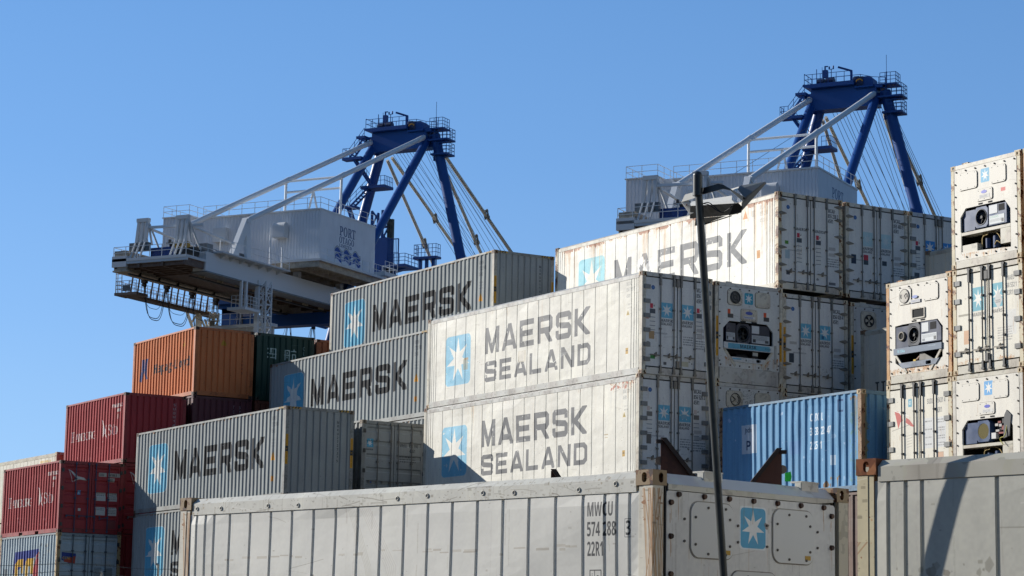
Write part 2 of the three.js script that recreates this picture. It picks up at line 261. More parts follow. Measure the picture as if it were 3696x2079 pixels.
function dryDoors(f) { // pair of pressed steel doors with four locking bars
  const { H, o } = f; header(f, .11, .15, -.006);
  f.put('gasket', span(.11, W - .11, .14, H - .1, -.12, -.095), RUBBER);
  for (const k of [0, 1]) {
    const s0 = k ? W / 2 + .012 : .135, s1 = k ? W - .135 : W / 2 - .012, y0 = .165, y1 = H - .125;
    const fr = [span(s0, s0 + .07, y0, y1, -.075, -.03), span(s1 - .07, s1, y0, y1, -.075, -.03), span(s0 + .07, s1 - .07, y0, y0 + .07, -.075, -.03), span(s0 + .07, s1 - .07, y1 - .07, y1, -.075, -.03)];
    const n = 5, pp = (y1 - y0 - .14) / n, pr = [[y0 + .07, 0]]; for (let i = 0; i < n; i++) { const a = y0 + .07 + i * pp; pr.push([a + pp * .56, 0], [a + pp * .66, -.034], [a + pp * .86, -.034], [a + pp * .96, 0]); } pr.push([y1 - .07, 0]);
    const P = []; for (let i = 0; i + 1 < pr.length; i++) { const [a, z] = pr[i], [b, w] = pr[i + 1], q = [[s0 + .07, a, z], [s1 - .07, a, z], [s1 - .07, b, w], [s0 + .07, b, w]]; for (const t of [0, 1, 2, 0, 2, 3]) P.push(q[t][0], q[t][1], q[t][2] - .042); }
    const rib = new THREE.BufferGeometry(); rib.setAttribute('position', new THREE.Float32BufferAttribute(P, 3)); rib.setAttribute('uv', new THREE.Float32BufferAttribute(new Float32Array(P.length / 3 * 2), 2)); rib.computeVertexNormals();
    const d = f.put('door', [...fr, rib], o.endSheet ?? f.fm, null, !!o.endSheet);
    for (const s of k ? [1.36, 1.86] : [.60, 1.08]) {
      const b = [tube([s, .05, .012], [s, H - .05, .012], .018, 8)]; for (const y of [.09, H - .09]) b.push(box(s, y, .006, .06, .07, .05)); for (const y of [.6, 1.25, 1.95]) b.push(box(s, y, -.006, .09, .05, .04));
      f.put('locking_bar', b, o.barMat ?? GALV, d);
      f.put('door_handle', [bar([s - .32, .62 + (s > 1.5 ? -.1 : 0), .02], [s, .62, .02], .03, .016), box(s - .3, .6, -.004, .05, .09, .03)], o.barMat ?? GALV, d);
    }
    for (const y of [.3, .95, 1.6, H - .35]) f.put('hinge', box(k ? W - .105 : .105, y, -.008, .085, .13, .04), o.hingeMat ?? STEEL, d);
  }
}
function reeferDoors(f) { // flush insulated doors
  const { H, o } = f, ins = .012; header(f, .115, .2, -.004);
  f.put('gasket', span(.112, W - .112, .19, H - .11, -.07, -.045), DARK);
  const ys = o.hinges ?? [.42, .83, 1.24, 1.65, 2.06, 2.47];
  for (const k of [0, 1]) {
    const s0 = k ? W / 2 + .018 : .14, s1 = k ? W - .14 : W / 2 - .018, y0 = .235, y1 = H - .155;
    const sh = prism(rrect(s0, y0, s1, y1, .018, 3), -.05, -ins);
    const d = f.put('door', sh, o.endSheet ?? f.fm, null, !!o.endSheet);
    for (const s of k ? [1.33, 1.81] : [.62, 1.08]) {
      const b = [tube([s, .1, .03], [s, H - .05, .03], .0165, 8)]; for (const [a, q] of [[.06, .26], [H - .36, H - .05]]) b.push(box(s, (a + q) / 2, .022, .062, q - a, .05)); for (const y of [.82, 1.3, 1.86]) b.push(box(s, y, .012, .07, .045, .045)); b.push(box(s, H - .04, .02, .1, .05, .05), box(s, .07, .02, .1, .05, .05));
      f.put('locking_bar', b, o.barMat ?? GALV, d);
      const dx = (s < .8 || (s > 1.2 && s < 1.5)) ? -1 : -1; f.put('door_handle', [bar([s + dx * .36, .55, .035], [s, .545, .035], .03, .02), box(s + dx * .16, .55, .01, .05, .1, .05), box(s + dx * .14, .6, .02, .03, .06, .03)], o.handleMat ?? paint('#8d877b', { r: .8 }), d);
    }
    for (const y of ys) {
      const s = k ? W - .125 : .125, q = k ? -1 : 1;
      if (o.hinge === 'leaf') f.put('hinge', prism([[s - q * .1, y - .02], [s - q * .02, y - .055], [s + q * .09, y - .035], [s + q * .19, y - .008], [s + q * .19, y + .008], [s + q * .09, y + .035], [s - q * .02, y + .055], [s - q * .1, y + .02]].map((p) => p), -.012, .014), o.hingeMat ?? paint('#8d887d', { r: .8 }), d);
      else f.put('hinge', [box(s + q * .055, y, .004, .2, .12, .028), tube([s - q * .045, y - .06, .008], [s - q * .045, y + .06, .008], .022, 8)], o.hingeMat ?? paint('#8b8e8e', { r: .75 }), d);
    }
  }
  if (o.keeper !== false) for (const y of [H - .25, .33]) f.put('door_keeper', box(W / 2, y, .01, .11, .2, .06), o.barMat ?? GALV);
}
const hexBolt = clean(new THREE.CylinderGeometry(.02, .024, .026, 6).rotateX(Math.PI / 2));
const bigBolt = clean(new THREE.CylinderGeometry(.024, .032, .04, 7).rotateX(Math.PI / 2));
function bolts(f, list, geo, mat) { for (const [x, y] of list) f.put('bolt', geo.clone().translate(x, y, .004), mat); }
function accessPanel(f, x0, y0, x1, y1, mat, r = .07, name = 'access_panel') { const p = f.put(name, prism(rrect(x0, y0, x1, y1, r), -.006, .016), mat); f.put('gasket', prism(rrect(x0 - .008, y0 - .008, x1 + .008, y1 + .008, r + .008), -.006, .004), paint('#6b665c'), p); for (const t of [.12, .5, .88]) for (const [a, b] of [[x0 + (x1 - x0) * t, y0 + .035], [x0 + (x1 - x0) * t, y1 - .035]]) f.put('screw', new THREE.CylinderGeometry(.009, .009, .008, 6).rotateX(Math.PI / 2).translate(a, b, .019), STEEL, p); return p; }
function unitFrame(f, hole, o = {}) { // reefer machinery end: plate with an opening and the cavity behind it
  const { H } = f; header(f, .1, o.sill ?? .2, -.004);
  const m = f.o.endSheet ?? f.fm;
  f.put('front_frame', prism(rrect(.115, (o.sill ?? .2) + .004, W - .115, H - .112, .03), -.06, -.006, hole ? [hole] : []), m, null, !!f.o.endSheet);
  for (const s of [.3, W - .3]) f.put('lifting_bracket', [box(s + .2, H + .006, -.1, .22, .05, .16)], f.pm);
  if (hole) { const xs = hole.map((p) => p[0]), ys = hole.map((p) => p[1]), a = Math.min(...xs), b = Math.max(...xs), c = Math.min(...ys), d = Math.max(...ys); f.put('cavity', [span(a - .02, b + .02, c - .02, d + .02, -.50, -.47), span(a - .03, a - .005, c, d, -.47, -.062), span(b + .005, b + .03, c, d, -.47, -.062), span(a - .03, b + .03, d + .005, d + .03, -.47, -.062), span(a - .03, b + .03, c - .03, c - .005, -.47, -.062)], DARK); }
  const bl = []; for (let i = 0; i < 7; i++) { const x = .2 + (W - .4) * i / 6; bl.push([x, H - .17]); if (!o.noLow) bl.push([x, (o.sill ?? .2) + .07]); } for (let i = 1; i < 7; i++) { const y = .27 + (H - .44) * i / 7; bl.push([.165, y], [W - .165, y]); }
  if (!o.noBolts) bolts(f, bl, hexBolt, paint('#3a332c', { r: .9 }));
}
const oct = (x0, y0, x1, y1, c, cb = c) => [[x0, y0 + cb], [x0 + cb, y0], [x1 - cb, y0], [x1, y0 + cb], [x1, y1 - c], [x1 - c, y1], [x0 + c, y1], [x0, y1 - c]].filter((p, i, a) => i === 0 || p[0] !== a[i - 1][0] || p[1] !== a[i - 1][1]);
function fan(f, parent, cx, cy, r, z, open) { // condenser fan behind a ring
  const ring = new THREE.TorusGeometry(r, .022, 6, 24).translate(cx, cy, z), g = [ring];
  const u = f.put('condenser_fan', g, plain('#2a2f36', .5), parent);
  f.put('fan_blades', [...Array(6)].map((_, i) => new THREE.BoxGeometry(r * .82, r * .3, .01).rotateX(.5).translate(r * .5, 0, 0).rotateZ(i * Math.PI / 3).translate(cx, cy, z - .05)).concat(new THREE.CylinderGeometry(r * .2, r * .2, .08, 12).rotateX(Math.PI / 2).translate(cx, cy, z - .03)), plain('#181b1f', .55), u);
  return u;
}
const PANEL = plain('#dbd6c9', .5);
// ---- machinery ends seen in the yard (measured from the left edge of the face, y from the container's base)
function endElite(open) { // slim unit: fan, control box and a shelf over the compressor bay
  return (f) => {
    const N = paint('#3f5a86', { r: .5 }), hole = [[.33, .40], [2.08, .30], [2.08, 1.24], [1.89, 1.47], [.52, 1.47], [.33, 1.26]];
    unitFrame(f, hole, { sill: .19 });
    accessPanel(f, .30, 1.93, .95, 2.36, PANEL); accessPanel(f, 1.42, 1.93, 1.95, 2.36, PANEL); accessPanel(f, .93, 1.57, 1.48, 1.86, PANEL, .05);
    f.put('handle_slot', span(.98, 1.12, 1.49, 1.525, -.004, .002), DARK); f.put('handle_slot', span(1.32, 1.46, 1.49, 1.525, -.004, .002), DARK);
    const u = f.put('refrigeration_unit', [span(.38, .8, .9, 1.36, -.4, -.06)], N);
    f.put('side_panel', span(.5, .82, .90, 1.40, -.06, -.03), N, u);
    f.put('fan_shroud', prism(oct(.83, .92, 1.28, 1.43, .06), -.2, -.02, [[...Array(20)].map((_, i) => [1.055 + .19 * Math.cos(i * Math.PI / 10), 1.175 + .19 * Math.sin(i * Math.PI / 10)])]), N, u);
    if (open) f.put('condenser_coil', [...Array(26)].map((_, i) => box(1.055, .96 + i * .017, -.04, .36, .008, .03)), plain('#9b8f5c', .8), u); else fan(f, u, 1.055, 1.175, .19, -.03);
    if (!open) {
      f.put('control_box', [span(1.32, 1.93, .92, 1.42, -.3, -.02)], N, u); f.put('document_panel', span(1.34, 1.62, 1.2, 1.41, -.018, -.012), plain('#cfd2d2', .5), u); f.put('instruction_plate', span(1.34, 1.86, .94, 1.15, -.018, -.013), new Sheet(0, .52, 0, .2, 128, 64, '#cdd3d3', 4).tiny(.02, .17, .3, 2, .012, '#3f8a6a').tiny(.02, .1, .45, 4, .008, '#444').rect(.42, .02, .08, .08, '#3b4046').mat({ r: .5 }), u, [1.34, 1.86, .94, 1.15]); f.put('display_recess', [span(1.66, 1.86, 1.24, 1.40, -.019, -.014)], DARK, u);
    } else {
      f.put('electrics', [box(1.55, 1.25, -.2, .3, .3, .1), box(1.8, 1.38, -.1, .25, .12, .1)], plain('#2a2d33', .6), u); for (const a of [[1.47, 1.3, .1, .06], [1.6, 1.28, .09, .06], [1.5, 1.16, .12, .05]]) f.put('contactor', box(a[0], a[1], -.1, a[2], a[3], .08), plain('#b9b4ae', .6), u); for (const a of [[1.56, 1.36, .1, .05], [1.68, 1.22, .09, .1], [1.62, 1.1, .18, .04]]) f.put('relay', box(a[0], a[1], -.1, a[2], a[3], .06), plain('#8c3a34', .6), u);
      f.put('switch_box', box(1.42, 1.04, -.06, .15, .14, .1), plain('#d0d0cc', .5), u); f.put('open_cover', prism([[1.78, .95], [1.98, 1.0], [2.05, 1.5], [1.9, 1.62], [1.82, 1.5]], -.02, .02), plain('#33373b', .5), u); f.put('hanging_cable', curve([[1.9, 1.3, 0], [1.86, 1.0, .06], [1.7, .95, .05], [1.8, .8, .05]], .012), plain('#b6b048', .6), u);
    }
    f.put('shelf', [span(.34, 2.07, .80, .875, -.3, -.008)], f.fm, u);
    f.put('lower_cover', span(.36, .9, .34, .56, -.2, -.02), f.fm, u); f.put('lower_cover', prism([[1.72, .42], [2.06, .42], [2.06, .798], [1.72, .798]], -.2, -.015), f.fm, u);
    f.put('compressor', [tube([1.35, .4, -.25], [1.35, .7, -.25], .1, 12), tube([1.1, .42, -.2], [1.1, .66, -.2], .07, 12)], plain('#1f3a66', .5), u);
    f.put('pipework', [curve([[.95, .75, -.15], [1.2, .8, -.1], [1.5, .72, -.12], [1.68, .5, -.1]], .014), curve([[1.0, .45, -.1], [1.0, .7, -.12], [1.2, .74, -.1]], .016), curve([[1.45, .45, -.08], [1.55, .52, -.06], [1.66, .46, -.07]], .018)], plain('#8a7748', .5, .4), u);
    f.put('strut', [bar([.34, .34, -.02], [.34, .9, -.02], .03)], f.fm, u);
  };
}
function endCarrier(f) { // older unit with an angled lower frame
  const N = paint('#2c3f63', { r: .5 }), hole = [[.62, .36], [1.75, .36], [2.10, .52], [2.12, 1.28], [1.93, 1.48], [.62, 1.48], [.34, 1.46], [.34, .52]];
  unitFrame(f, hole, { sill: .2 });
  accessPanel(f, .48, 1.98, .97, 2.4, PANEL, .09); accessPanel(f, 1.42, 1.98, 1.98, 2.4, PANEL);
  f.put('vent_disc', [new THREE.CylinderGeometry(.17, .17, .02, 28).rotateX(Math.PI / 2).translate(.73, 2.19, .024)], paint('#d5d3c9'));
  f.put('vent_ring', [new THREE.TorusGeometry(.175, .009, 5, 28).translate(.73, 2.19, .03), new THREE.TorusGeometry(.12, .012, 5, 8, .9).rotateZ(2.7).translate(.73, 2.19, .036), new THREE.TorusGeometry(.12, .012, 5, 8, .9).rotateZ(-.4).translate(.73, 2.19, .036), bar([.75, 2.19, .036], [.80, 2.25, .036], .014), bar([.75, 2.19, .036], [.80, 2.12, .036], .014)], STEEL);
  f.put('inspection_opening', prism(rrect(.99, 1.57, 1.48, 1.84, .03), -.004, .02, [rrect(1.02, 1.6, 1.45, 1.81, .02).reverse()]), f.fm); f.put('opening_back', span(1.02, 1.45, 1.6, 1.81, -.005, .001), DARK);
  f.put('handle_slot', span(.98, 1.14, 1.505, 1.54, -.004, .004), DARK); f.put('handle_slot', span(1.31, 1.46, 1.505, 1.54, -.004, .004), DARK);
  const u = f.put('refrigeration_unit', span(.36, .83, .86, 1.43, -.3, -.02), N);
  f.put('outlet_ring', [new THREE.TorusGeometry(.1, .028, 8, 20).translate(.60, 1.18, 0)], paint('#8f8c80'), u); f.put('outlet_bore', new THREE.CylinderGeometry(.085, .085, .02, 20).rotateX(Math.PI / 2).translate(.60, 1.18, -.008), DARK, u);
  f.put('fan_shroud', prism(oct(.84, .9, 1.30, 1.46, .07), -.2, .02, [[...Array(20)].map((_, i) => [1.07 + .2 * Math.cos(i * Math.PI / 10), 1.17 + .22 * Math.sin(i * Math.PI / 10)])]), paint('#3b4250', { r: .5 }), u); fan(f, u, 1.07, 1.17, .19, 0);
  f.put('control_box', prism([[1.33, .93], [2.08, .93], [2.08, 1.26], [1.92, 1.46], [1.33, 1.46]], -.3, .015), N, u);
  f.put('document_panel', span(1.37, 1.62, 1.2, 1.43, .016, .022), plain('#d8dad8', .35), u); f.put('instruction_plate', span(1.36, 1.92, .95, 1.15, .016, .021), new Sheet(0, .56, 0, .2, 128, 64, '#ced3d4', 5).tiny(.03, .16, .5, 4, .01, '#4a5056').rect(.45, .02, .09, .09, '#3d4348').rect(.03, .02, .1, .06, '#7b8388').mat({ r: .5 }), u, [1.36, 1.92, .95, 1.15]); f.put('display_recess', span(1.68, 1.9, 1.24, 1.42, .016, .02), DARK, u);
  f.put('beam', prism([[.31, .72], [2.1, .72], [2.1, .88], [.31, .88]], -.06, .03), new Sheet(.3, 2.1, .7, .9, 256, 32, '#65768a', 6).t('R-134a', .46, .76, .07, '#7fc4d4', { sx: .9 }).tiny(1.6, .82, .3, 1, .02, '#cdd').mat({ r: .55 }), u, [.3, 2.1, .7, .9]);
  f.put('lower_beam', prism([[.48, .5], [.62, .36], [1.86, .36], [2.0, .5]], -.04, .02, [rrect(1.5, .38, 1.7, .47, .03).reverse()]), paint('#7d8ca0', { r: .6 }), u);
  f.put('strut', [bar([.36, .72, 0], [.78, .24, 0], .06, .03)], f.fm, u); f.put('strut', [bar([2.06, .72, 0], [1.66, .24, 0], .06, .03)], f.fm, u);
  f.put('drip_cover', prism([[1.2, .52], [1.75, .5], [1.3, .72], [1.22, .7]], -.1, -.04), paint('#7d7c74'), u); f.put('valve', [tube([1.0, .5, -.1], [1.2, .62, -.1], .05, 10)], plain('#7a5a44', .6), u); f.put('motor_label', box(1.06, .52, -.02, .09, .06, .03), plain('#d8b43a', .6), u);
}
function endBlueBand(f) { // shaded unit with a lettered pale-blue band
  const hole = oct(.29, .62, 2.08, 1.79, .22, .34);
  unitFrame(f, hole, { sill: .44 });
  const N = paint('#26344e', { r: .5 });
  accessPanel(f, .44, 2.26, .96, 2.70, f.pm, .08); accessPanel(f, 1.43, 2.26, 1.97, 2.70, f.pm, .08); accessPanel(f, .92, 1.84, 1.5, 2.17, f.pm, .05);
  f.put('vent_ring', [new THREE.TorusGeometry(.17, .016, 6, 28).translate(.70, 2.48, .03), new THREE.TorusGeometry(.14, .01, 5, 28).translate(.70, 2.48, .035), new THREE.TorusGeometry(.06, .014, 5, 20).translate(.70, 2.48, .035), ...[0, 1, 2, 3].map((i) => bar([.70 + .06 * Math.cos(i * 1.57 + .8), 2.48 + .06 * Math.sin(i * 1.57 + .8), .035], [.70 + .16 * Math.cos(i * 1.57 + .8), 2.48 + .16 * Math.sin(i * 1.57 + .8), .035], .016))], STEEL);
  f.put('vent_disc', new THREE.CylinderGeometry(.15, .15, .012, 28).rotateX(Math.PI / 2).translate(.70, 2.48, .02), paint('#5c5f5f'));
  f.put('handle_slot', span(.9, 1.08, 1.76, 1.82, 0, .02), DARK); f.put('handle_slot', span(1.3, 1.48, 1.76, 1.82, 0, .02), DARK);
  const u = f.put('refrigeration_unit', span(.42, .76, 1.2, 1.74, -.3, -.04), N); f.put('control_box', span(1.3, 1.98, 1.2, 1.74, -.3, -.04), N, u);
  f.put('fan_shroud', prism(oct(.78, 1.18, 1.28, 1.75, .08), -.25, -.03, [[...Array(20)].map((_, i) => [1.03 + .22 * Math.cos(i * Math.PI / 10), 1.46 + .24 * Math.sin(i * Math.PI / 10)])]), N, u); fan(f, u, 1.03, 1.46, .2, -.06);
  const plate = new Sheet(0, .6, 0, .3, 128, 64, '#b9bfc2', 8).tiny(.03, .26, .5, 6, .014, '#33383c').rect(.03, .03, .1, .12, '#33383c').rect(.45, .03, .12, .1, '#4a5054').mat({ r: .5 });
  f.put('instruction_plate', span(.42, .73, 1.24, 1.46, -.038, -.032), plate, u, [.42, .73, 1.24, 1.46]); f.put('instruction_plate', span(1.34, 1.97, 1.22, 1.45, -.038, -.032), plate, u, [1.34, 1.97, 1.22, 1.45]); f.put('document_panel', span(1.34, 1.6, 1.5, 1.72, -.038, -.033), plain('#c9cfd2', .4), u);
  f.put('beam', prism([[.30, 1.02], [.36, .98], [2.04, .98], [2.08, 1.02], [2.08, 1.17], [.30, 1.17]], -.06, .03), new Sheet(.29, 2.09, .97, 1.18, 512, 64, '#d2d6d4', 9).rect(.44, .995, 1.5, .15, '#62aac4').t('MAERSK', .86, 1.03, .095, '#25313a', { sx: 1.15 }).t('ICON', 1.76, 1.04, .06, '#3d6d84', { sx: 1 }).weather({ specks: 30 }).mat(), u, [.29, 2.09, .97, 1.18]);
  f.put('strut', bar([.31, 1.0, -.01], [.72, .5, -.01], .07, .03), f.pm, u); f.put('strut', bar([2.06, 1.0, -.01], [1.66, .5, -.01], .07, .03), f.pm, u);
  f.put('lower_beam', prism([[.66, .62], [1.72, .62], [1.82, .76], [.56, .76]], -.05, .02, [rrect(1.46, .65, 1.62, .74, .03).reverse(), rrect(1.07, .66, 1.12, .71, .02).reverse()]), new Sheet(.5, 1.9, .6, .8, 256, 32, '#cfd1ce', 10).rect(.62, .69, .3, .04, '#6fb3d0').weather({ specks: 60 }).mat(), u, [.5, 1.9, .6, .8]);
  f.put('compressor', [tube([.9, .8, -.3], [1.3, .8, -.3], .12, 12), box(1.5, .86, -.2, .2, .14, .2)], plain('#23262a', .6), u); f.put('gauge', [box(1.47, .9, -.06, .18, .1, .04)], plain('#bfc0b8', .5), u);
  f.put('side_panel', [span(2.12, 2.2, .66, 1.2, -.004, .006)], paint('#b9bcba'), u);
}
// groove positions as distances back from the near right end
const grooveList = (ends, step, L) => { const a = []; for (const e of ends) a.push(e, L - e); const m = Math.max(...ends), n = Math.round((L - 2 * m) / step); for (let i = 1; i < n; i++) a.push(m + (L - 2 * m) * i / n); return a; };

// ---- printed sides
const WHITE = '#dfddd2', GREY = '#989d9c', INK = '#54575b', DINK = '#15181c', BLUE = '#68b2cf';
const L40 = 12.192, L20 = 6.058, HC = 2.896, ST = 2.591;
const sideSheet = (L, H, pw, ph, base, seed, draw) => { const s = new Sheet(-L, 0, 0, H, pw, ph, base, seed); draw(s); return s; };
const endSheet = (H, base, seed, draw, px = 512) => { const s = new Sheet(0, W, 0, H, px, px, base, seed); draw(s); return s; };
function dentTex(L, H, k = 3.1) { const t = dents.clone(); t.repeat.set(L / k, H / k); t.needsUpdate = true; return t; }
const bump40 = dentTex(L40, HC), bump20 = dentTex(L20, ST);
const cream = paint('#dcd8c9', { r: .6 }), creamRust = paint('#d8d0ba', { rust: 1, r: .8 }), offWhite = paint('#d6d7d2', { r: .55 }), heavyRust = paint('#c9b99a', { rust: 1, r: .9 });
function sealand(seed, id, crease) {
  return sideSheet(L40, HC, 2048, 512, '#d9d6ca', seed, (s) => {
    s.logo(-11.02, .60, -9.46, 2.18, '#74b7d3', '#e2e0d6');
    s.big('MAERSK', -8.57, -2.66, 1.40, 2.22, INK, .215, .22); s.big('SEALAND', -8.56, -2.62, .52, 1.16, INK, .235, .24);
    s.chips(-8.5, -2.6, .5, 2.25, 110, .04, '#d6d4ca'); s.chips(-11, -9.5, .6, 2.1, 30, .03, '#e0ded5');
    ['MCAU', id[0], '45R1'].forEach((q, i) => s.t(q, -.82, 2.56 - i * .17, .11, '#8f908c', { sx: .62, a: .8 }));
    s.tiny(-.75, 2.0, .2, 2, .05, '#9a9a94', .6); s.poly([[-.82, 1.72], [-.66, 1.72], [-.74, 1.87]], '#c3a24a').poly([[-.79, 1.735], [-.69, 1.735], [-.74, 1.835]], '#8a7a3a'); s.rect(-.83, .62, .13, .17, '#b98f35').rect(-.81, .70, .09, .03, '#5a4a20');
    if (crease) { for (let i = 0; i < 16; i++) s.line([[-2.3 + .02 * i, .55 + .02 * i], [-1.8 + .01 * i, 1.5], [-1.35, 2.3 + .01 * i]], .01, i % 2 ? '#f3f1e9' : '#b3b1a6', .16); s.rustRun(-.9, 2.72, 1.1, .5, .6); s.rustRun(-.4, 2.7, .5, 1.2, .4); s.chips(-1.4, -.2, 2.55, 2.74, 40, .05, '#a8563a'); s.rect(-1.75, 1.28, .2, .03, '#a08a62', .8).rect(-1.72, 1.2, .16, .02, '#a08a62', .7); }
    else { s.rect(-6.6, .95, .42, .34, '#c9bfa4', .75).rect(-6.55, .98, .3, .3, '#d9d5c8', .8); s.rect(-9.9, 1.04, .28, .34, '#8a9488', .8).rect(-9.85, 1.35, .25, .07, '#a98a62', .9); for (let i = 0; i < 10; i++) s.line([[-5.6 + i * .05, 1.35], [-5.3, .9 + .02 * i], [-4.6, .75], [-4.2 + .04 * i, 1.0]], .012, '#efede4', .25); s.line([[-8.0, 1.5], [-7.9, 1.85], [-7.8, 1.5]], .02, '#f0eee6', .6); }
    s.weather({ streaks: 9, specks: 40, scuff: 3.2, rust: .1 }); for (let i = 0; i < 14; i++) s.drip(-12 * s.r(), 2.6, .1, 1.6, .25);
    for (let i = 0; i < 12; i++) s.drip(-12 * s.r(), 2.72, .3, .14, .5);
  });
}
function greyMaersk(seed, two) {
  return sideSheet(L40, HC, 2048, 512, GREY, seed, (s) => {
    s.logo(-11.02, .66, -9.42, 2.37, '#62aecb', '#dcdcd6', '#c9cfd0', .1);
    if (two) { s.big('MAERSK', -8.7, -2.5, 1.35, 2.2, DINK, .25, .24); s.big('SEALAND', -8.7, -2.5, .5, 1.12, DINK, .25, .24); }
    else s.big('MAERSK', -8.72, -1.52, 1.02, 2.03, DINK, .235, .23);
    ['MRKU', '272 298', '45G1'].forEach((q, i) => s.t(q, -1.05, 2.5 - i * .2, .13, '#5c6062', { sx: .7, a: .8 })); s.tiny(-1.0, 1.85, .3, 3, .05, '#6a6e70', .5);
    s.poly([[-1.02, 1.22], [-.8, 1.22], [-.9, 1.5]], '#d9962e').rect(-.98, .55, .12, .17, '#d08a34');
    s.chips(-8.7, -1.5, 1, 2.05, 60, .03, '#8f9494'); s.weather({ streaks: 4, specks: 30, scuff: 1, dc: '#4b4a46' }); for (let i = 0; i < 18; i++) s.rustRun(-12 * s.r(), 2.84, .1, .1, .3);
  });
}
const greyEnd = (seed, id) => endSheet(HC, GREY, seed, (s) => { s.vt(id, 1.87, 2.44, .085, '#3d4346', 1.45, { sx: .9 }); s.weather({ specks: 40, streaks: 6, dc: '#3f4244' }); }).mat();
const hazard = () => new Sheet(0, .34, 0, .06, 128, 24, '#c79a2e', 2).poly([[0, 0], [.05, 0], [.09, .06], [.04, .06]], '#22201c').poly([[.1, 0], [.15, 0], [.19, .06], [.14, .06]], '#22201c').poly([[.2, 0], [.25, 0], [.29, .06], [.24, .06]], '#22201c').chips(0, .34, 0, .06, 30, .012, '#8f8a7a').mat();
const hazMat = hazard();
const heightMat = new Sheet(0, .09, 0, .95, 48, 512, '#d59a1f', 3).rect(.0, .40, .09, .17, '#26221c').t("9'6\"", .012, .46, .045, '#d59a1f', { sx: .55 }).vt('CAUTION', .045, .88, .04, '#5a3f12', 1.3).vt('HIGH BOX', .045, .33, .035, '#5a3f12', 1.2).weather({ specks: 60 }).mat();
function hcMarks(f, hx, hz) { // stripes under the top corners and height labels on the end posts
  for (const s of [.2, W - .54]) { const m = f.put('hazard_stripe', span(s, s + .34, f.H - .075, f.H - .015, -.011, -.004), hazMat); boxUV01(m, 'z', -hz + s, .34, f.H - .075, .06); }
  const st = obj('hazard_stripe', span(hx - .56, hx - .22, f.H - .066, f.H - .012, hz - .009, hz - .004), hazMat, f.root); boxUV01(st, 'x', hx - .56, .34, f.H - .066, .054, 1);
  for (const s of [.02, W - .11]) { const m = f.put('height_label', span(s, s + .09, 1.05, 2.0, -.007, -.001), heightMat); boxUV01(m, 'z', -hz + s, .09, 1.05, .95); }
}
function boxUV01(m, ax, a0, w, y0, h, dir = -1) { const g = m.geometry, p = g.attributes.position, uv = g.attributes.uv; for (let i = 0; i < p.count; i++) uv.setXY(i, ((ax === 'x' ? p.getX(i) : dir * p.getZ(i)) - a0) / w, (p.getY(i) - y0) / h); }

// ---- printed ends
function doorSheet(seed, id, o = {}) {
  return endSheet(HC, '#dadbd8', seed, (s) => {
    const st = (x, y, pale) => { s.rect(x, y, .19, .15, '#d9d9d4').rect(x + .01, y + .01, .1, .13, pale ? '#cbbcb4' : '#c4394a').rect(x + .12, y + .02, .06, .1, '#e5e3dc').line([[x + .13, y + .1], [x + .15, y + .06], [x + .17, y + .11]], .012, '#333').rect(x, y - .14, .19, .13, o.worn ? '#77736c' : '#4f565d'); for (let i = 0; i < 5; i++) s.rect(x, y - .22 - i * .12, .19, .07, '#d9d7d0').rect(x, y - .25 - i * .12, .19, .012, '#33363a'); };
    const lg = (x, y, w, h, blue, fade) => { if (!fade) s.logo(x, y, x + w, y + h, blue, '#dde0de', null, .02); else s.rect(x, y, w, h, '#a9cfd8', .8).star(x + w / 2, y + h / 2, w * .42, '#c7d6d8', 7, .4); s.t('MAERSK', x - .01, y - .12, .085, '#1f2327', { sx: .9 }); if (!o.one) s.t('SEALAND', x + .01, y - .21, .075, '#1f2327', { sx: .8 }); };
    s.poly([...Array(24)].map((_, i) => [.38 + .062 * Math.cos(i * .2618), 2.46 + .062 * Math.sin(i * .2618)]), '#2b5a9c').rect(.35, 2.43, .06, .06, '#7ea6cf', .5);
    if (o.logo !== 0) { lg(.655, 1.63, .40, .43, o.blue ?? BLUE, o.fade); lg(1.36, 1.63, .42, .43, o.blue ?? BLUE, o.fade); }
    if (o.stick === 'none') {} else if (o.stick === 'in') { st(.70, 1.58); st(1.42, 1.58); s.t('MAERSK', .66, 1.80, .085, '#1f2327', { sx: .9 }).t('MAERSK', 1.36, 1.80, .085, '#1f2327', { sx: .9 }); } else { st(.27, 1.86, o.worn); st(1.88, 1.86, o.worn); }
    ['MCAU', id, '45R1'].forEach((q, i) => s.t(q, 1.88, 2.46 - i * .155, .115, '#25282b', { sx: .56 }));
    s.rect(1.9, 1.32, .26, .1, '#b9b6b2').rect(1.9, 1.14, .26, .1, '#b4b2ae', .8); s.tiny(1.86, 1.04, .42, 4, .035, '#54585c', .8); if (!o.stick) s.tiny(1.42, 1.12, .35, 4, .035, '#54585c', .7);
    s.t('www.maersksealand.com', .38, 1.16, .05, '#6a6e70', { sx: .62, b: '' });
    for (const [x, y, w, h, c] of o.stickers ?? []) s.rect(x, y, w, h, c);
    s.weather({ streaks: 5, specks: 30, scuff: 1.6, dc: '#5a5346' });
    for (let i = 0; i < 6; i++) s.drip(.12 + s.r() * 2.2, .35 + s.r() * 2.3, .03, .2, .4);
    for (let i = 0; i < 8; i++) s.chips(.2, 2.25, .25, .9, 1, .03, ['#6b6658', '#8a8578', '#4a4842'][i % 3]);
  });
}

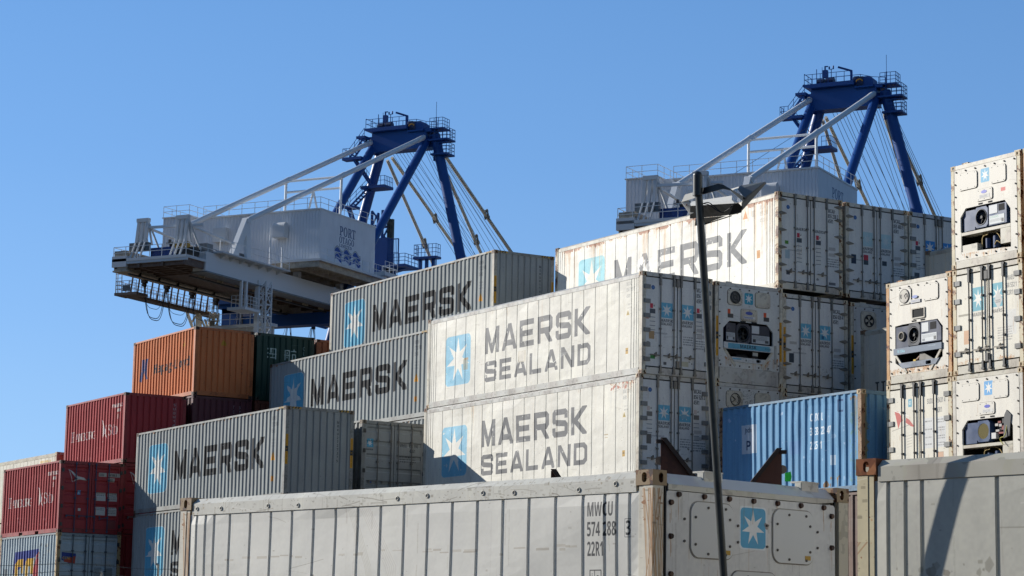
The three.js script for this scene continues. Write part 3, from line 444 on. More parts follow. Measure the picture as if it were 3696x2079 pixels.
// ---- the stacks ------------------------------------------------------------
const gr40 = grooveList([.2, .3, .42, .56], .6, L40);
const reefer = (o) => container({ L: L40, H: HC, side: 'reefer', grooves: gr40, frameMat: offWhite, postMat: cream, castMat: creamRust, wob: .02, gw: .03, gd: .01, rows: 10, ...o });
const block = (o) => container({ L: L40, H: HC, side: 'corr', frameMat: paint(GREY), castMat: paint('#8b8275', { rust: 1 }), ...o });
const G_R = 'white refrigerated containers with their doors facing the lens', G_M = 'light grey corrugated containers lettered on the long side';

// two-line lettered white pair
const leafs = { hinge: 'leaf' };
reefer({ label: 'white refrigerated container with two-line dark lettering, upper one of the stacked pair', at: [-53.34, 9.09, -36.79], seed: 3, sheet: sealand(31, ['856 193 5']), end: reeferDoors, endSheet: doorSheet(41, '856 193 5', { stickers: [[.25, 1.0, .18, .22, '#b3946a'], [.17, .82, .1, .1, '#7d7f80'], [.3, .44, .16, .1, '#3f8f4d'], [1.37, .3, .24, .14, '#c7c2a6'], [.12, 1.56, .12, .02, '#a9403d'], [.75, .3, .1, .08, '#5a5c5c']] }).mat() , group: G_R });
reefer({ label: 'white refrigerated container with two-line dark lettering, lower one, creased at its right end', at: [-53.38, 6.2, -36.74], seed: 5, sheet: sealand(32, ['856 520 3'], true), end: reeferDoors, endSheet: doorSheet(42, '856 520 3', { worn: 1, stickers: [[.27, .95, .16, .27, '#6d6862'], [1.44, 1.72, .2, .12, '#7fb0c6']] }).mat(), group: G_R });
// top row
reefer({ label: 'rust-streaked white refrigerated container at the left end of the top row behind the lamp post', at: [-53.68, 12.03, -41.85], seed: 7, postMat: creamRust, castMat: heavyRust, railMat: cream, sheet: sideSheet(L40, HC, 2048, 512, '#e6e3d8', 33, (s) => {
  s.logo(-10.75, .6, -9.2, 2.28, '#86cbd8', '#e9e6da'); s.big('MAERSK', -8.62, -1.55, .95, 2.0, '#6b6e71', .2, .25); s.chips(-8.6, -1.5, .9, 2.05, 60, .03, '#dedbd0');
  s.rect(-9.6, 1.1, 3.3, .1, '#f4f2ea', .7).chips(-7.4, -6.0, 1.2, 1.75, 60, .09, '#f6f4ee').chips(-9.6, -6.2, 1.0, 1.3, 40, .05, '#c9bd9d');
  ['MCAU', '855 238', '45R1'].forEach((q, i) => s.t(q, -.9, 2.48 - i * .2, .13, '#a9aaa4', { sx: .6, a: .8 })); s.poly([[-1.75, 2.3], [-1.5, 2.3], [-1.6, 2.55]], '#c98242'); s.rect(-1.05, 1.02, .16, .24, '#c58a48').rect(-1.3, 2.3, .14, .2, '#b9b8b0', .8);
  s.weather({ streaks: 5, specks: 30, scuff: 1.4, rust: .15 });
  for (let i = 0; i < 34; i++) s.rustRun(-12 * s.r(), 2.73, .15 + .3 * s.r(), .2 + 1.3 * s.r() * s.r(), .5); for (const x of [-11.4, -11.0, -10.0, -9.5, -6.9, -5.8, -4.3, -1.2, -.7, -.4]) { s.rustRun(x, 2.74, .3, 2.2, .55); s.chips(x - .3, x + .3, 2.66, 2.75, 30, .05, '#9a5b33'); }
}), end: reeferDoors, ...leafs, hinges: [.2, .72, 1.24, 1.76, 2.26, 2.66], endSheet: doorSheet(43, '855 238 2', { logo: 0, stick: 'in', stickers: [[.26, 1.35, .13, .1, '#5b8f38'], [.27, .92, .17, .26, '#a9bdc4'], [.31, .44, .13, .1, '#454b56'], [1.9, .28, .26, .08, '#6d7073']] }).mat(), keeper: false, group: G_R });
reefer({ label: 'white refrigerated container with faded pale logos, second from the left in the top row', at: [-53.66, 12.0, -44.38], sheet: null, end: reeferDoors, ...leafs, castMat: heavyRust, endSheet: doorSheet(44, '855 488 9', { fade: 1, stick: 'none', stickers: [[.22, 1.05, .19, .28, '#27364b'], [.7, 1.2, .18, .16, '#c43f4b'], [.7, 1.06, .18, .14, '#47525a'], [1.42, 1.1, .18, .14, '#434c55']] }).mat(), keeper: false, group: G_R });
reefer({ label: 'white refrigerated container with bright blue logos, third in the top row, beside the sky', at: [-53.7, 12.01, -46.89], sheet: null, end: reeferDoors, castMat: heavyRust, frameMat: paint('#c3cedb'), endSheet: doorSheet(45, '853 021 4', { blue: '#3f8fd6', stickers: [[.22, .72, .2, .3, '#4a545e']] }).mat(), group: G_R });
// row under it
reefer({ label: 'refrigerated container showing its lettered blue-banded cooling unit, next to the lamp post', at: [-53.33, 9.05, -39.31], end: endBlueBand, sheet: null, endSheet: endSheet(HC, '#d2d3ce', 51, (s) => {
  s.logo(1.05, 2.32, 1.36, 2.65, '#3f9fb8', '#dfe2e0', null, .12); s.t('MCHU', 1.77, .36, .105, '#26292b', { sx: .6 }).t('851 021 5', 1.77, .2, .105, '#26292b', { sx: .56 });
  for (const x of [.45, 1.74]) s.rect(x, 2.0, .1, .13, '#d4552c').rect(x + .1, 2.0, .1, .13, '#dcdcd6').rect(x, 1.88, .2, .12, '#4a4744');
  s.weather({ streaks: 10, specks: 60, scuff: 2, dc: '#51493c' }); for (let i = 0; i < 14; i++) s.rustRun(.15 + s.r() * 2.1, .9 * s.r() + .1, .2, .5, .4); for (let i = 0; i < 16; i++) s.rustRun(.15 + s.r() * 2.1, .16, .3, .3, .8);
}).mat(), group: G_R, extra: (f) => { for (const s of [.04, W - .12]) { const m = f.put('warning_strip', span(s, s + .08, .75, 1.9, -.007, -.001), heightMat); boxUV01(m, 'z', -W / 2 + s, .09, .75, 1.15); } f.put('carrier_badge', prism([...Array(20)].map((_, i) => [1.2 + .13 * Math.cos(i * .314), 2.06 + .05 * Math.sin(i * .314)]), .017, .02), plain('#3a52a8', .4)); f.put('badge_lettering', span(1.0, 1.42, 1.9, 1.97, .017, .019), new Sheet(0, .42, 0, .07, 128, 24, '#d2d3ce', 6).t('TRANSICOLD', .01, .012, .045, '#3d4fa0', { sx: .85 }).mat(), null, [1.0, 1.42, 1.9, 1.97]); } });
reefer({ label: 'white refrigerated container with round vent panel, half hidden behind the blue container', at: [-53.33, 6.15, -39.31], sheet: null, end: (f) => { unitFrame(f, null, { noLow: 1 }); accessPanel(f, .40, 2.2, .98, 2.68, f.pm, .1); accessPanel(f, 1.42, 2.2, 1.98, 2.68, f.pm, .1); f.put('vent_ring', [new THREE.TorusGeometry(.17, .012, 6, 28).translate(.71, 2.44, .03), new THREE.TorusGeometry(.12, .012, 5, 10, 2).rotateZ(-1).translate(.71, 2.44, .03), bar([.71, 2.44, .03], [.6, 2.52, .03], .02), bar([.71, 2.44, .03], [.6, 2.36, .03], .02)], STEEL); }, endSheet: endSheet(HC, '#cfd0cb', 52, (s) => { s.weather({ streaks: 9, specks: 70 }); for (let i = 0; i < 60; i++) s.rect(1.0 + s.r() * .4, 2.2 + s.r() * .5, .02, .02, '#4a463e', .6); }).mat(), group: G_R });
reefer({ label: 'white refrigerated container with two blue logos, under the left end of the top row', at: [-53.39, 8.95, -41.79], sheet: null, end: reeferDoors, ...leafs, endSheet: doorSheet(46, '856 026 4', { stick: 'none', stickers: [[.24, .88, .18, .27, '#3a434d'], [.26, 1.42, .26, .08, '#b5b2ac'], [1.45, 1.66, .09, .1, '#2f6d92']] }).mat(), keeper: false, group: G_R, extra: (f) => { const m = f.put('warning_strip', span(.03, .11, .75, 1.9, -.007, -.001), heightMat); boxUV01(m, 'z', -W / 2 + .03, .09, .75, 1.15); } });
reefer({ label: 'shaded refrigerated container without logo, lower level right under the two-logo doors', at: [-53.39, 6.04, -41.79], sheet: null, end: dryDoors, group: G_R, endSheet: endSheet(HC, '#d2d3ce', 53, (s) => { s.rect(.9, 2.6, .3, .07, '#b9992f'); s.weather({ specks: 80, streaks: 12 }); }).mat() });
reefer({ label: 'refrigerated container with a round vent, in shade above the dull grey lettered one', at: [-53.37, 8.92, -44.31], sheet: null, group: G_R, end: (f) => { unitFrame(f, null, { noLow: 1 }); accessPanel(f, .40, 2.1, .98, 2.66, f.pm, .09); accessPanel(f, .9, 1.72, 1.5, 2.0, f.pm, .05); f.put('vent_ring', [new THREE.TorusGeometry(.17, .02, 6, 28).translate(.69, 2.38, .03)], STEEL); f.put('vent_vanes', [0, 1, 2, 3].map((i) => new THREE.CircleGeometry(.15, 8, i * 1.57 + .4, .7).translate(.69, 2.38, .024)), DARK); }, endSheet: endSheet(HC, '#c4c6c4', 54, (s) => { s.rect(.42, 1.86, .1, .14, '#b98a2c').rect(.42, 1.76, .18, .1, '#333'); s.weather({ streaks: 10, specks: 80, dc: '#463f33' }); }).mat(), extra: (f) => { const m = f.put('warning_strip', span(.03, .11, .75, 1.9, -.007, -.001), heightMat); boxUV01(m, 'z', -W / 2 + .03, .09, .75, 1.15); } });

// grey corrugated block in the middle
block({ label: 'light grey corrugated container, highest of the grey lettered ones, reaching the sky', at: [-67.45, 12.07, -40.39], sheet: greyMaersk(61), seed: 11, end: corrEnd, endSheet: greyEnd(71, 'MSKU8114527'), extra: hcMarks, postMat: paint('#b9b6a9'), castMat: paint('#9a8468', { rust: 1 }), group: G_M });
block({ label: 'light grey corrugated container whose left end is in shade, under the highest grey one', at: [-67.41, 9.1, -37.91], sheet: greyMaersk(62), seed: 12, end: corrEnd, endSheet: greyEnd(72, 'MRKU4410963'), extra: hcMarks, group: G_M });
block({ label: 'grey corrugated container showing only a thin strip above the grey doors', at: [-67.41, 6.19, -37.91], sheet: greyMaersk(63), seed: 13, end: corrEnd, endSheet: greyEnd(73, 'MRKU4410112'), group: G_M });
block({ label: 'light grey corrugated container in front at the left, beside the red stack', at: [-66.62, 6.08, -32.33], sheet: greyMaersk(64), seed: 14, end: corrEnd, endSheet: greyEnd(74, 'MRKU2727275'), extra: hcMarks, group: G_M });
block({ label: 'light grey corrugated container at the bottom left, mostly behind the nearest white one', at: [-66.62, 3.17, -32.33], sheet: greyMaersk(65, 1), seed: 15, end: corrEnd, endSheet: greyEnd(75, 'MRKU2700481'), group: G_M });
block({ label: 'dark grey container with pressed steel doors and a small blue star sign', H: ST, at: [-67.12, 6.18, -35.32], seed: 16, frameMat: paint(GREY), end: dryDoors, endSheet: endSheet(ST, GREY, 76, (s) => { s.logo(.22, 1.72, .46, 2.0, '#4d9fc0', '#d5d8d8', null, .02).t('MAERSK', .18, 1.62, .05, '#23272a', { sx: 1 }).t('MRKU', 1.44, 1.78, .11, '#3a3e40', { sx: .6 }).t('878 590', 1.80, 1.78, .11, '#3a3e40', { sx: .6 }).t('42G1', 1.80, 1.62, .11, '#3a3e40', { sx: .6 }); s.tiny(1.44, 1.45, .6, 3, .04, '#3a3e40'); s.rect(.2, .42, .28, .24, '#8d918f').rect(.36, .56, .08, .09, '#4660a8'); s.weather({ streaks: 8, specks: 60 }); }).mat(), group: 'grey containers with their doors in shade' });

// red, orange, green and blue stack at the left
const red = paint('#a02f34'), redD = red;
const bird = (s, x, y, k, c) => { s.poly([[x - .28 * k, y + .42 * k], [x - .08 * k, y + .30 * k], [x + .05 * k, y + .05 * k], [x + .3 * k, y - .3 * k], [x + .02 * k, y - .1 * k], [x - .22 * k, y - .42 * k], [x - .1 * k, y]], c).poly([[x, y + .02 * k], [x + .24 * k, y + .22 * k], [x + .08 * k, y - .05 * k]], c); };
const redSide = (seed) => sideSheet(L20, ST, 1024, 512, '#a02f34', seed, (s) => {
  const c = '#d8cdc4'; s.t('H', -5.38, 1.08, .40, c, { f: 'serif', sx: .75, b: '' }).t('AMBURG', -4.95, 1.08, .30, c, { f: 'serif', sx: 1.08 }); bird(s, -2.0, 1.3, 1.05, '#e2dcd4'); s.t('S', -1.6, 1.1, .40, c, { f: 'serif', sx: .85, b: '' }).t('ÜD', -1.25, 1.1, .30, c, { f: 'serif', sx: 1.0, b: '' });
  s.rect(-1.3, 2.1, .98, .13, '#d6c8be').chips(-1.3, -.3, 2.1, 2.23, 30, .04, '#b3605f').rect(-.86, 1.92, .3, .12, '#d6c8be').rect(-.78, 1.66, .12, .18, '#d6c8be', .8); s.chips(-5.8, -.3, .3, .7, 20, .05, '#c07472'); s.weather({ streaks: 5, specks: 30, scuff: 2, dc: '#4a2a28' });
});
const redEnd = (seed, doors) => endSheet(ST, '#a02f34', seed, (s) => {
  if (doors) { s.poly([[.34, 2.28], [.42, 2.25], [.68, 2.05], [.92, 2.0], [1.06, 1.90], [.74, 1.93], [.52, 1.84], [.62, 1.97]], '#cfcac4').line([[.34, 2.28], [.5, 1.83]], .02, '#cfcac4'); s.rect(1.48, 2.08, .3, .14, '#b9b4aa').t('SUDU', 1.5, 2.1, .1, '#34302e', { sx: .5 }).rect(1.84, 2.08, .5, .14, '#b9b4aa').t('141686 8', 1.86, 2.1, .1, '#34302e', { sx: .56 }).rect(1.84, 1.9, .26, .14, '#b9b4aa').t('22G1', 1.86, 1.92, .1, '#34302e', { sx: .55 }); for (const y of [1.2, .68]) { s.rect(1.42, y, .36, .3, '#c7c7c3').rect(1.86, y, .36, .3, '#c2c2bc'); s.tiny(1.44, y + .24, .3, 2, .03, '#555').tiny(1.9, y + .25, .28, 4, .03, '#666'); } s.rect(.7, 1.38, .12, .16, '#3f86b4').t('A', .72, 1.41, .1, '#d7dde0').rect(.74, .8, .1, .1, '#c9c9c4'); s.rect(1.9, .2, .3, .32, '#4a4742', .4); }
  else { s.vt('SUDU1423387', 1.98, 2.2, .1, '#b9b0b0', 1.5, { sx: .9 }); s.line([[1.92, 2.32], [1.92, .5]], .012, '#9c8f90').line([[2.04, 2.32], [2.04, .5]], .012, '#9c8f90'); }
  s.weather({ streaks: 6, specks: 50, dc: '#33201f' });
}).mat();
const dry20 = (o) => container({ L: L20, H: ST, side: 'corr', wob: .016, ...o });
const rcast = paint('#6a4a40', { rust: 1 });
dry20({ label: 'red corrugated container with white lettering and dark doors, lower left', at: [-80.26, 5.39, -30.06], frameMat: red, castMat: rcast, pockets: 1, seed: 21, sheet: redSide(81), end: dryDoors, barMat: plain('#3d4a63', .6), endSheet: redEnd(91, 1), group: 'red containers with white script lettering' });
dry20({ label: 'red corrugated container with white lettering, upper one, its blank end against the grey stack', at: [-80.73, 8.08, -32.61], frameMat: red, castMat: rcast, seed: 22, sheet: redSide(82), end: corrEnd, endSheet: redEnd(92), group: 'red containers with white script lettering' });
dry20({ label: 'dark red container in shade under the upper red one, right of the dark doors', at: [-80.73, 5.47, -32.61], frameMat: redD, seed: 23, end: dryDoors, endSheet: redEnd(93, 1) });
dry20({ label: 'deep red container at the very bottom, between the blue doors and the grey lettered stack', at: [-80.73, 2.86, -32.61], frameMat: red, seed: 24, end: corrEnd });
dry20({ label: 'grey-blue corrugated container with a blue, yellow and red emblem, bottom left corner', at: [-80.26, 2.80, -30.06], frameMat: paint('#94a2ab'), postMat: paint('#b9a37c', { rust: 1 }), seed: 25, end: dryDoors, barMat: plain('#48535a', .6),
  sheet: sideSheet(L20, ST, 1024, 512, '#a9b8bf', 83, (s) => { const c = '#2c3f8f', y = '#d8a82c', q = '#b3414a'; s.poly([[-4.45, 2.0], [-1.85, 2.06], [-1.95, 1.9], [-2.3, 1.78], [-4.5, 1.2]], c).poly([[-1.85, 2.04], [-1.85, 0], [-2.5, 0], [-2.4, 1.3], [-2.2, 1.72]], q); s.poly([[-4.35, 0], [-4.35, 1.5], [-4.1, 1.72], [-3.45, 1.74], [-3.45, 1.2], [-3.66, 1.2], [-3.66, 1.45], [-4.0, 1.45], [-4.0, 0]], y).poly([[-3.3, 0], [-3.3, 1.5], [-3.1, 1.74], [-2.45, 1.74], [-2.45, 1.15], [-2.66, 1.15], [-2.66, 1.45], [-2.95, 1.45], [-2.95, 0]], y); s.t('CCNI', -1.2, 2.1, .12, '#d3cfc0', { sx: .7 }).t('22G1', -1.0, 1.9, .1, '#d3cfc0', { sx: .7 }); s.rect(-5.6, .3, .5, 1.1, '#6d7276', .7).chips(-2.6, -1, 1.5, 2.3, 50, .05, '#7c8488').weather({ streaks: 6, specks: 40 }); }),
  endSheet: endSheet(ST, '#a9b8bf', 94, (s) => { s.poly([[.2, 1.9], [.76, 1.86], [.72, 1.55], [.5, 1.5], [.2, 1.62]], '#2a3f86').poly([[.3, 1.62], [.74, 1.78], [.72, 1.5], [.3, 1.55]], '#a8402c').t('CCNI', .24, 1.64, .1, '#d0a23a', { sx: .9 }); s.t('CADU', 1.5, 1.72, .13, '#b9bdb9', { sx: .5 }).t('203472 5', 1.88, 1.72, .13, '#b9bdb9', { sx: .5 }).t('22G1', 1.88, 1.5, .13, '#b9bdb9', { sx: .5 }); for (const y of [1.05, .6]) s.rect(1.46, y, .28, .34, '#8e989b').rect(1.88, y, .28, .34, '#7d878b'); s.weather({ streaks: 6, specks: 60, dc: '#1c2428' }); }).mat() });
dry20({ label: 'orange corrugated container with blue lettering, on top of the left stack', at: [-80.72, 10.77, -35.3], frameMat: paint('#c8733f'), castMat: paint('#5a4136'), seed: 26, end: corrEnd, ep: .245,
  sheet: sideSheet(L20, ST, 1024, 512, '#c8733f', 84, (s) => { const b = '#2c467f', k = '#2e3a44'; s.poly([[-5.3, 1.2], [-5.18, 1.82], [-4.88, 1.82], [-4.98, 1.45], [-4.86, 1.45], [-4.78, 1.82], [-4.52, 1.82], [-4.66, 1.28], [-4.5, 1.02], [-4.72, 1.0], [-4.84, 1.28], [-4.98, 1.28], [-5.1, .92], [-5.36, .98]], b); s.t('Hapag-Lloyd', -4.0, 1.16, .36, k, { sx: 1.18 }); s.poly([[-1.2, 1.95], [-1.02, 1.95], [-1.1, 2.16]], '#c49a2a'); s.weather({ streaks: 6, specks: 30, scuff: 1.5, dc: '#6a3f2c' }); for (let x = -5.7; x < -.2; x += .2785) s.chips(x - .02, x + .03, 1.1, 1.6, 5, .03, '#c8733f'); }),
  endSheet: endSheet(ST, '#c8733f', 95, (s) => { s.poly([[1.08, 1.96], [1.3, 1.96], [1.28, 2.06], [1.19, 2.2], [1.1, 2.06]], '#b58a1e'); s.vt('HLXU312845', 1.98, 2.3, .09, '#874b33', 1.7, { a: .8 }); s.weather({ streaks: 4, specks: 30, dc: '#4a2c20' }); }).mat() });
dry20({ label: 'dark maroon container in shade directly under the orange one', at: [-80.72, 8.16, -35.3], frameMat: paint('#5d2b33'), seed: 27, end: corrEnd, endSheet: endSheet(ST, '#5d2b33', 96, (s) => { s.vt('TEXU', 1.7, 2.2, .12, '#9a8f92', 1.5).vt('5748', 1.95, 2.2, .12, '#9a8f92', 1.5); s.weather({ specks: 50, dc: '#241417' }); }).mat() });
dry20({ label: 'dark green corrugated container with white characters, right of the orange one', at: [-80.72, 10.76, -37.86], frameMat: paint('#163f35'), castMat: paint('#3b3a34'), seed: 28, end: corrEnd, endSheet: endSheet(ST, '#133a31', 97, (s) => {
  const c = '#b9c9c4', bx = (x, y, w, h) => s.rect(x, y, w, h, c), X = .98, q = .86; // two characters: sea, navigate
  for (const y of [1.98, 1.82, 1.66]) bx(X - .52, y, .05, .06); bx(X - .42, 2.0, .26, .04); bx(X - .4, 1.86, .05, .16); bx(X - .2, 1.62, .05, .4); bx(X - .44, 1.8, .3, .035); bx(X - .4, 1.66, .22, .035); bx(X - .3, 1.68, .035, .3);
  bx(q + .34, 1.62, .045, .38); bx(q + .5, 1.6, .045, .42); bx(q + .34, 1.98, .2, .04); bx(q + .3, 1.8, .26, .035); bx(q + .41, 1.86, .04, .07); bx(q + .41, 1.7, .04, .07); bx(q + .6, 1.96, .24, .04); bx(q + .7, 1.99, .04, .07); bx(q + .64, 1.6, .04, .26); bx(q + .64, 1.84, .16, .035); bx(q + .77, 1.62, .04, .24); bx(q + .77, 1.6, .1, .04);
  s.vt('CLHU', 2.0, 2.06, .13, '#9fb3ad', 1.45, { sx: .7, b: '' }); s.weather({ specks: 40, dc: '#12251f' });
}).mat() });
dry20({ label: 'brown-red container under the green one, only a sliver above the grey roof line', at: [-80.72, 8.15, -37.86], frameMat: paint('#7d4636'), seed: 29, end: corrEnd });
dry20({ label: 'brownish orange container at the right of the dark green one', at: [-80.86, 10.74, -40.46], frameMat: paint('#a8603a'), castMat: paint('#6a4234'), seed: 30, end: corrEnd });
// cream pair at the far left
reefer({ label: 'cream container with salmon end behind the lower red one, upper of the far left pair', L: L40, H: ST, at: [-89.1, 6.46, -33.18], frameMat: paint('#c9c5b4'), postMat: paint('#c4a08c'), sheet: sideSheet(L40, ST, 512, 128, '#cfcbbb', 85, (s) => { s.rect(-1.9, 2.24, 1.2, .09, '#c79a48', .8).chips(-1.9, -.6, 2.2, 2.35, 30, .05, '#cfcbbb').rect(-9.6, 2.2, .4, .1, '#c79a48', .8).weather({ streaks: 4, specks: 20 }); }), grooves: grooveList([.3, .5], .42, L40), end: corrEnd, endSheet: endSheet(ST, '#c0816a', 98, (s) => s.weather({ specks: 30 }), 128).mat() });
reefer({ label: 'cream container at the left picture edge beneath the other cream one', L: L40, H: ST, at: [-89.1, 3.85, -33.18], frameMat: paint('#c9c5b4'), sheet: null, grooves: grooveList([.3, .5], .42, L40), end: corrEnd });

// blue container in the middle right
dry20({ label: 'faded blue corrugated container with rusty corner post, left end in deep shade', at: [-45.97, 5.53, -38.5], frameMat: paint('#5f8db0'), postMat: paint('#a08468', { rust: 1, r: .9 }), castMat: heavyRust, seed: 33, wob: .03, rows: 12, end: corrEnd, efo: .6,
  sheet: sideSheet(L20, ST, 1024, 512, '#6b9cc2', 86, (s) => { const c = '#dfe6ec'; s.t('C PX U', -2.1, 1.92, .2, c, { sx: .62 }).t('3 38 22 47', -2.1, 1.55, .2, c, { sx: .68 }).t('2 25 1', -2.1, 1.18, .2, c, { sx: .62 }); s.rect(-1.25, .72, .17, .26, '#cbd6e0', .8).line([[-.95, 2.1], [-.75, 2.1], [-.75, 2.38], [-.95, 2.38], [-.95, 2.1]], .05, '#3d5f88'); s.rect(-5.05, 1.25, .62, .78, '#c5cfda').t('Jindo', -4.95, 1.82, .13, '#56657a', { sx: .7 }).t('P', -4.86, 1.34, .26, '#2b4064'); s.rect(-3.0, 1.1, .5, .35, '#6f95c2', .6); s.chips(-5.8, -.3, .2, 2.3, 40, .05, '#a9c1da').chips(-.5, -.1, .1, 2.4, 60, .06, '#6f9aa0').chips(-5.6, -.2, .1, .3, 30, .05, '#8a6a50').weather({ streaks: 6, specks: 40, scuff: 2, dc: '#34506e' }); s.rustRun(-.3, 2.4, .3, 2, .6); s.rustRun(-1.1, .4, .3, .4, .5); }), endSheet: endSheet(ST, '#5f93ba', 99, (s) => { s.rect(0, 0, .22, ST, '#5b6f63').chips(0, .24, 0, ST, 90, .05, '#7d7a5c').chips(.1, 2.3, .2, 2.4, 40, .03, '#86a9c4').weather({ specks: 50, streaks: 6 }); }).mat() });
dry20({ label: 'dark container in shade beneath the faded blue one, seen in the gap between near containers', at: [-45.97, 2.92, -38.5], frameMat: paint('#6f5548'), postMat: paint('#8a745e', { rust: 1 }), seed: 34, end: corrEnd });
// dull grey lettered reefers behind the right-hand stack
const dull = paint('#b3b0a3'), dg = grooveList([.22, .34], .5, L40);
reefer({ label: 'dull grey container with black serif capitals, left of the right-hand white stack', L: L20, H: HC, at: [-45.43, 10.63 - HC, -43.1], frameMat: dull, postMat: dull, castMat: paint('#7d6a54', { rust: 1 }), grooves: grooveList([.22, .34], .5, L20), end: corrEnd, sheet: sideSheet(L20, HC, 1024, 512, '#b4b1a6', 87, (s) => { s.t('HAMBURG', -5.45, .76, .6, '#2b2c2d', { f: 'serif', sx: .72, b: '' }); s.weather({ streaks: 5, specks: 30, rust: .1 }); for (let i = 0; i < 10; i++) s.rustRun(-12 * s.r(), 2.72, .3, .3, .5); }) });
reefer({ label: 'dull grey container with a dark scuff, upper one, under the bright blue logos', H: ST, at: [-50.95 + L40, 13.08 - ST, -45.1], frameMat: dull, postMat: dull, castMat: paint('#7d6a54', { rust: 1 }), grooves: dg, end: corrEnd, sheet: sideSheet(L40, ST, 1024, 256, '#b6b3a6', 88, (s) => { s.t('NEDLLOYD', -11.5, 1.5, .28, '#5a5a55', { sx: .9, a: .45 }); s.line([[-11.3, 1.62], [-9.9, 1.72]], .08, '#4a463e', .8).weather({ streaks: 5, specks: 30 }); }) });

// right-hand stack, ends in the sun
const R20 = (o) => container({ L: L20, H: ST, side: 'reefer', grooves: [], quarter: true, frameMat: paint('#d9d5c6', { r: .55 }), postMat: paint('#d6cfb6', { rust: 1, r: .8 }), castMat: heavyRust, ...o });
const unitSheet = (seed, star, o = {}) => endSheet(ST, '#dad5c8', seed, (s) => {
  if (star) s.logo(star[0], star[1], star[0] + .30, star[1] + .34, star[2] ?? '#4fa9cf', '#e8e8e2', null, .06);
  if (o.red) s.rect(1.76, 1.7, .16, .09, '#c94a44');
  if (o.l) s.tiny(.95, 2.02, .4, 2, .03, '#5a66a0', .8);
  s.weather({ streaks: 8, specks: 40, scuff: 2.2, dc: '#6a5a44' }); for (let i = 0; i < (o.rust ?? 10); i++) s.rustRun(.15 + s.r() * 2.1, .25 + s.r() * .12, .3, .25, .6, .012); for (let i = 0; i < (o.rust ?? 10); i++) s.drip(.12 + s.r() * 2.2, .4 + s.r() * 2, .03, .3, .4);
}, 1024).mat({ r: .5 });
const badge = (x0, y0, txt, c, tc = '#8d929c') => (f) => { f.put('maker_badge', prism([...Array(20)].map((_, i) => [x0 + .1 * Math.cos(i * .314), y0 + .04 * Math.sin(i * .314)]), .017, .02), plain(c, .4)); f.put('badge_lettering', span(x0 - .16, x0 + .2, y0 - .15, y0 - .06, .0171, .019), new Sheet(0, .36, 0, .09, 128, 32, '#dcdad2', 6).t(txt, .01, .015, .055, tc, { sx: .85, b: '' }).mat(), null, [x0 - .16, x0 + .2, y0 - .15, y0 - .06]); };
R20({ label: 'white refrigerated container with fan unit, highest of the right-hand stack against the sky', at: [-40.47, 10.81, -38.84], end: endElite(false), endSheet: unitSheet(101, [1.07, 2.02], { red: 1, rust: 5 }), extra: badge(1.2, 1.78, 'EliteLINE', '#4a55c0'), group: 'white refrigerated containers of the right-hand stack' });
R20({ label: 'white refrigerated container with inspection opening and slanted lower frame, rusty at left', at: [-43.0, 8.2, -38.89], end: endCarrier, endSheet: unitSheet(102, null, { l: 1, rust: 22 }), postMat: paint('#cfa06a', { rust: 1, r: .9 }), extra: badge(1.12, 2.13, 'TRANSICOLD', '#7f8fc9', '#5a66a0'), group: 'white refrigerated containers of the right-hand stack' });
const sunDoor = (seed, draw) => endSheet(ST, '#d9d4c4', seed, (s) => { draw(s); s.weather({ streaks: 8, specks: 50, scuff: 2, dc: '#6a5a44' }); for (let i = 0; i < 8; i++) s.rustRun(.15 + s.r() * 2.1, .25 + s.r() * .1, .3, .25, .6, .012); for (let i = 0; i < 10; i++) s.drip(.15 + s.r() * 2.1, .4 + s.r() * 2, .03, .3, .4); }).mat({ r: .5 });
R20({ label: 'white refrigerated container with two teal star panels on its sunlit doors', at: [-40.48, 8.2, -38.86], end: reeferDoors, barMat: BLACKBAR, hinges: [.5, 1.15, 1.8, 2.25], endSheet: sunDoor(103, (s) => { s.logo(.70, 1.5, 1.10, 2.08, '#3f9db0', '#e4e4dc', null, .02).logo(1.38, 1.52, 1.78, 2.1, '#3f9db0', '#e4e4dc', null, .02).poly([[1.45, 1.68], [1.6, 1.45], [1.74, 1.68], [1.6, 1.95]], '#b9bbb8').t('2232', 1.5, 1.62, .07, '#4a4c4c', { sx: .8 }).t('MAERSK', .69, 1.37, .085, '#22262a', { sx: .95 }).t('MAERSK', 1.37, 1.38, .085, '#22262a', { sx: .95 }); s.t('MAEU', 1.9, 2.12, .12, '#4a4d50', { sx: .55 }).t('568 532 1', 1.84, 1.94, .12, '#4a4d50', { sx: .55 }).t('22R1', 1.9, 1.76, .12, '#4a4d50', { sx: .55 }); s.rect(.38, .72, .2, .34, '#c79a72').rect(1.86, .8, .34, .6, '#cfcfca', .8); s.tiny(1.56, .98, .5, 6, .03, '#777'); s.rect(.2, 1.42, .35, .05, '#7d7868', .8); }), group: 'white refrigerated containers of the right-hand stack' });
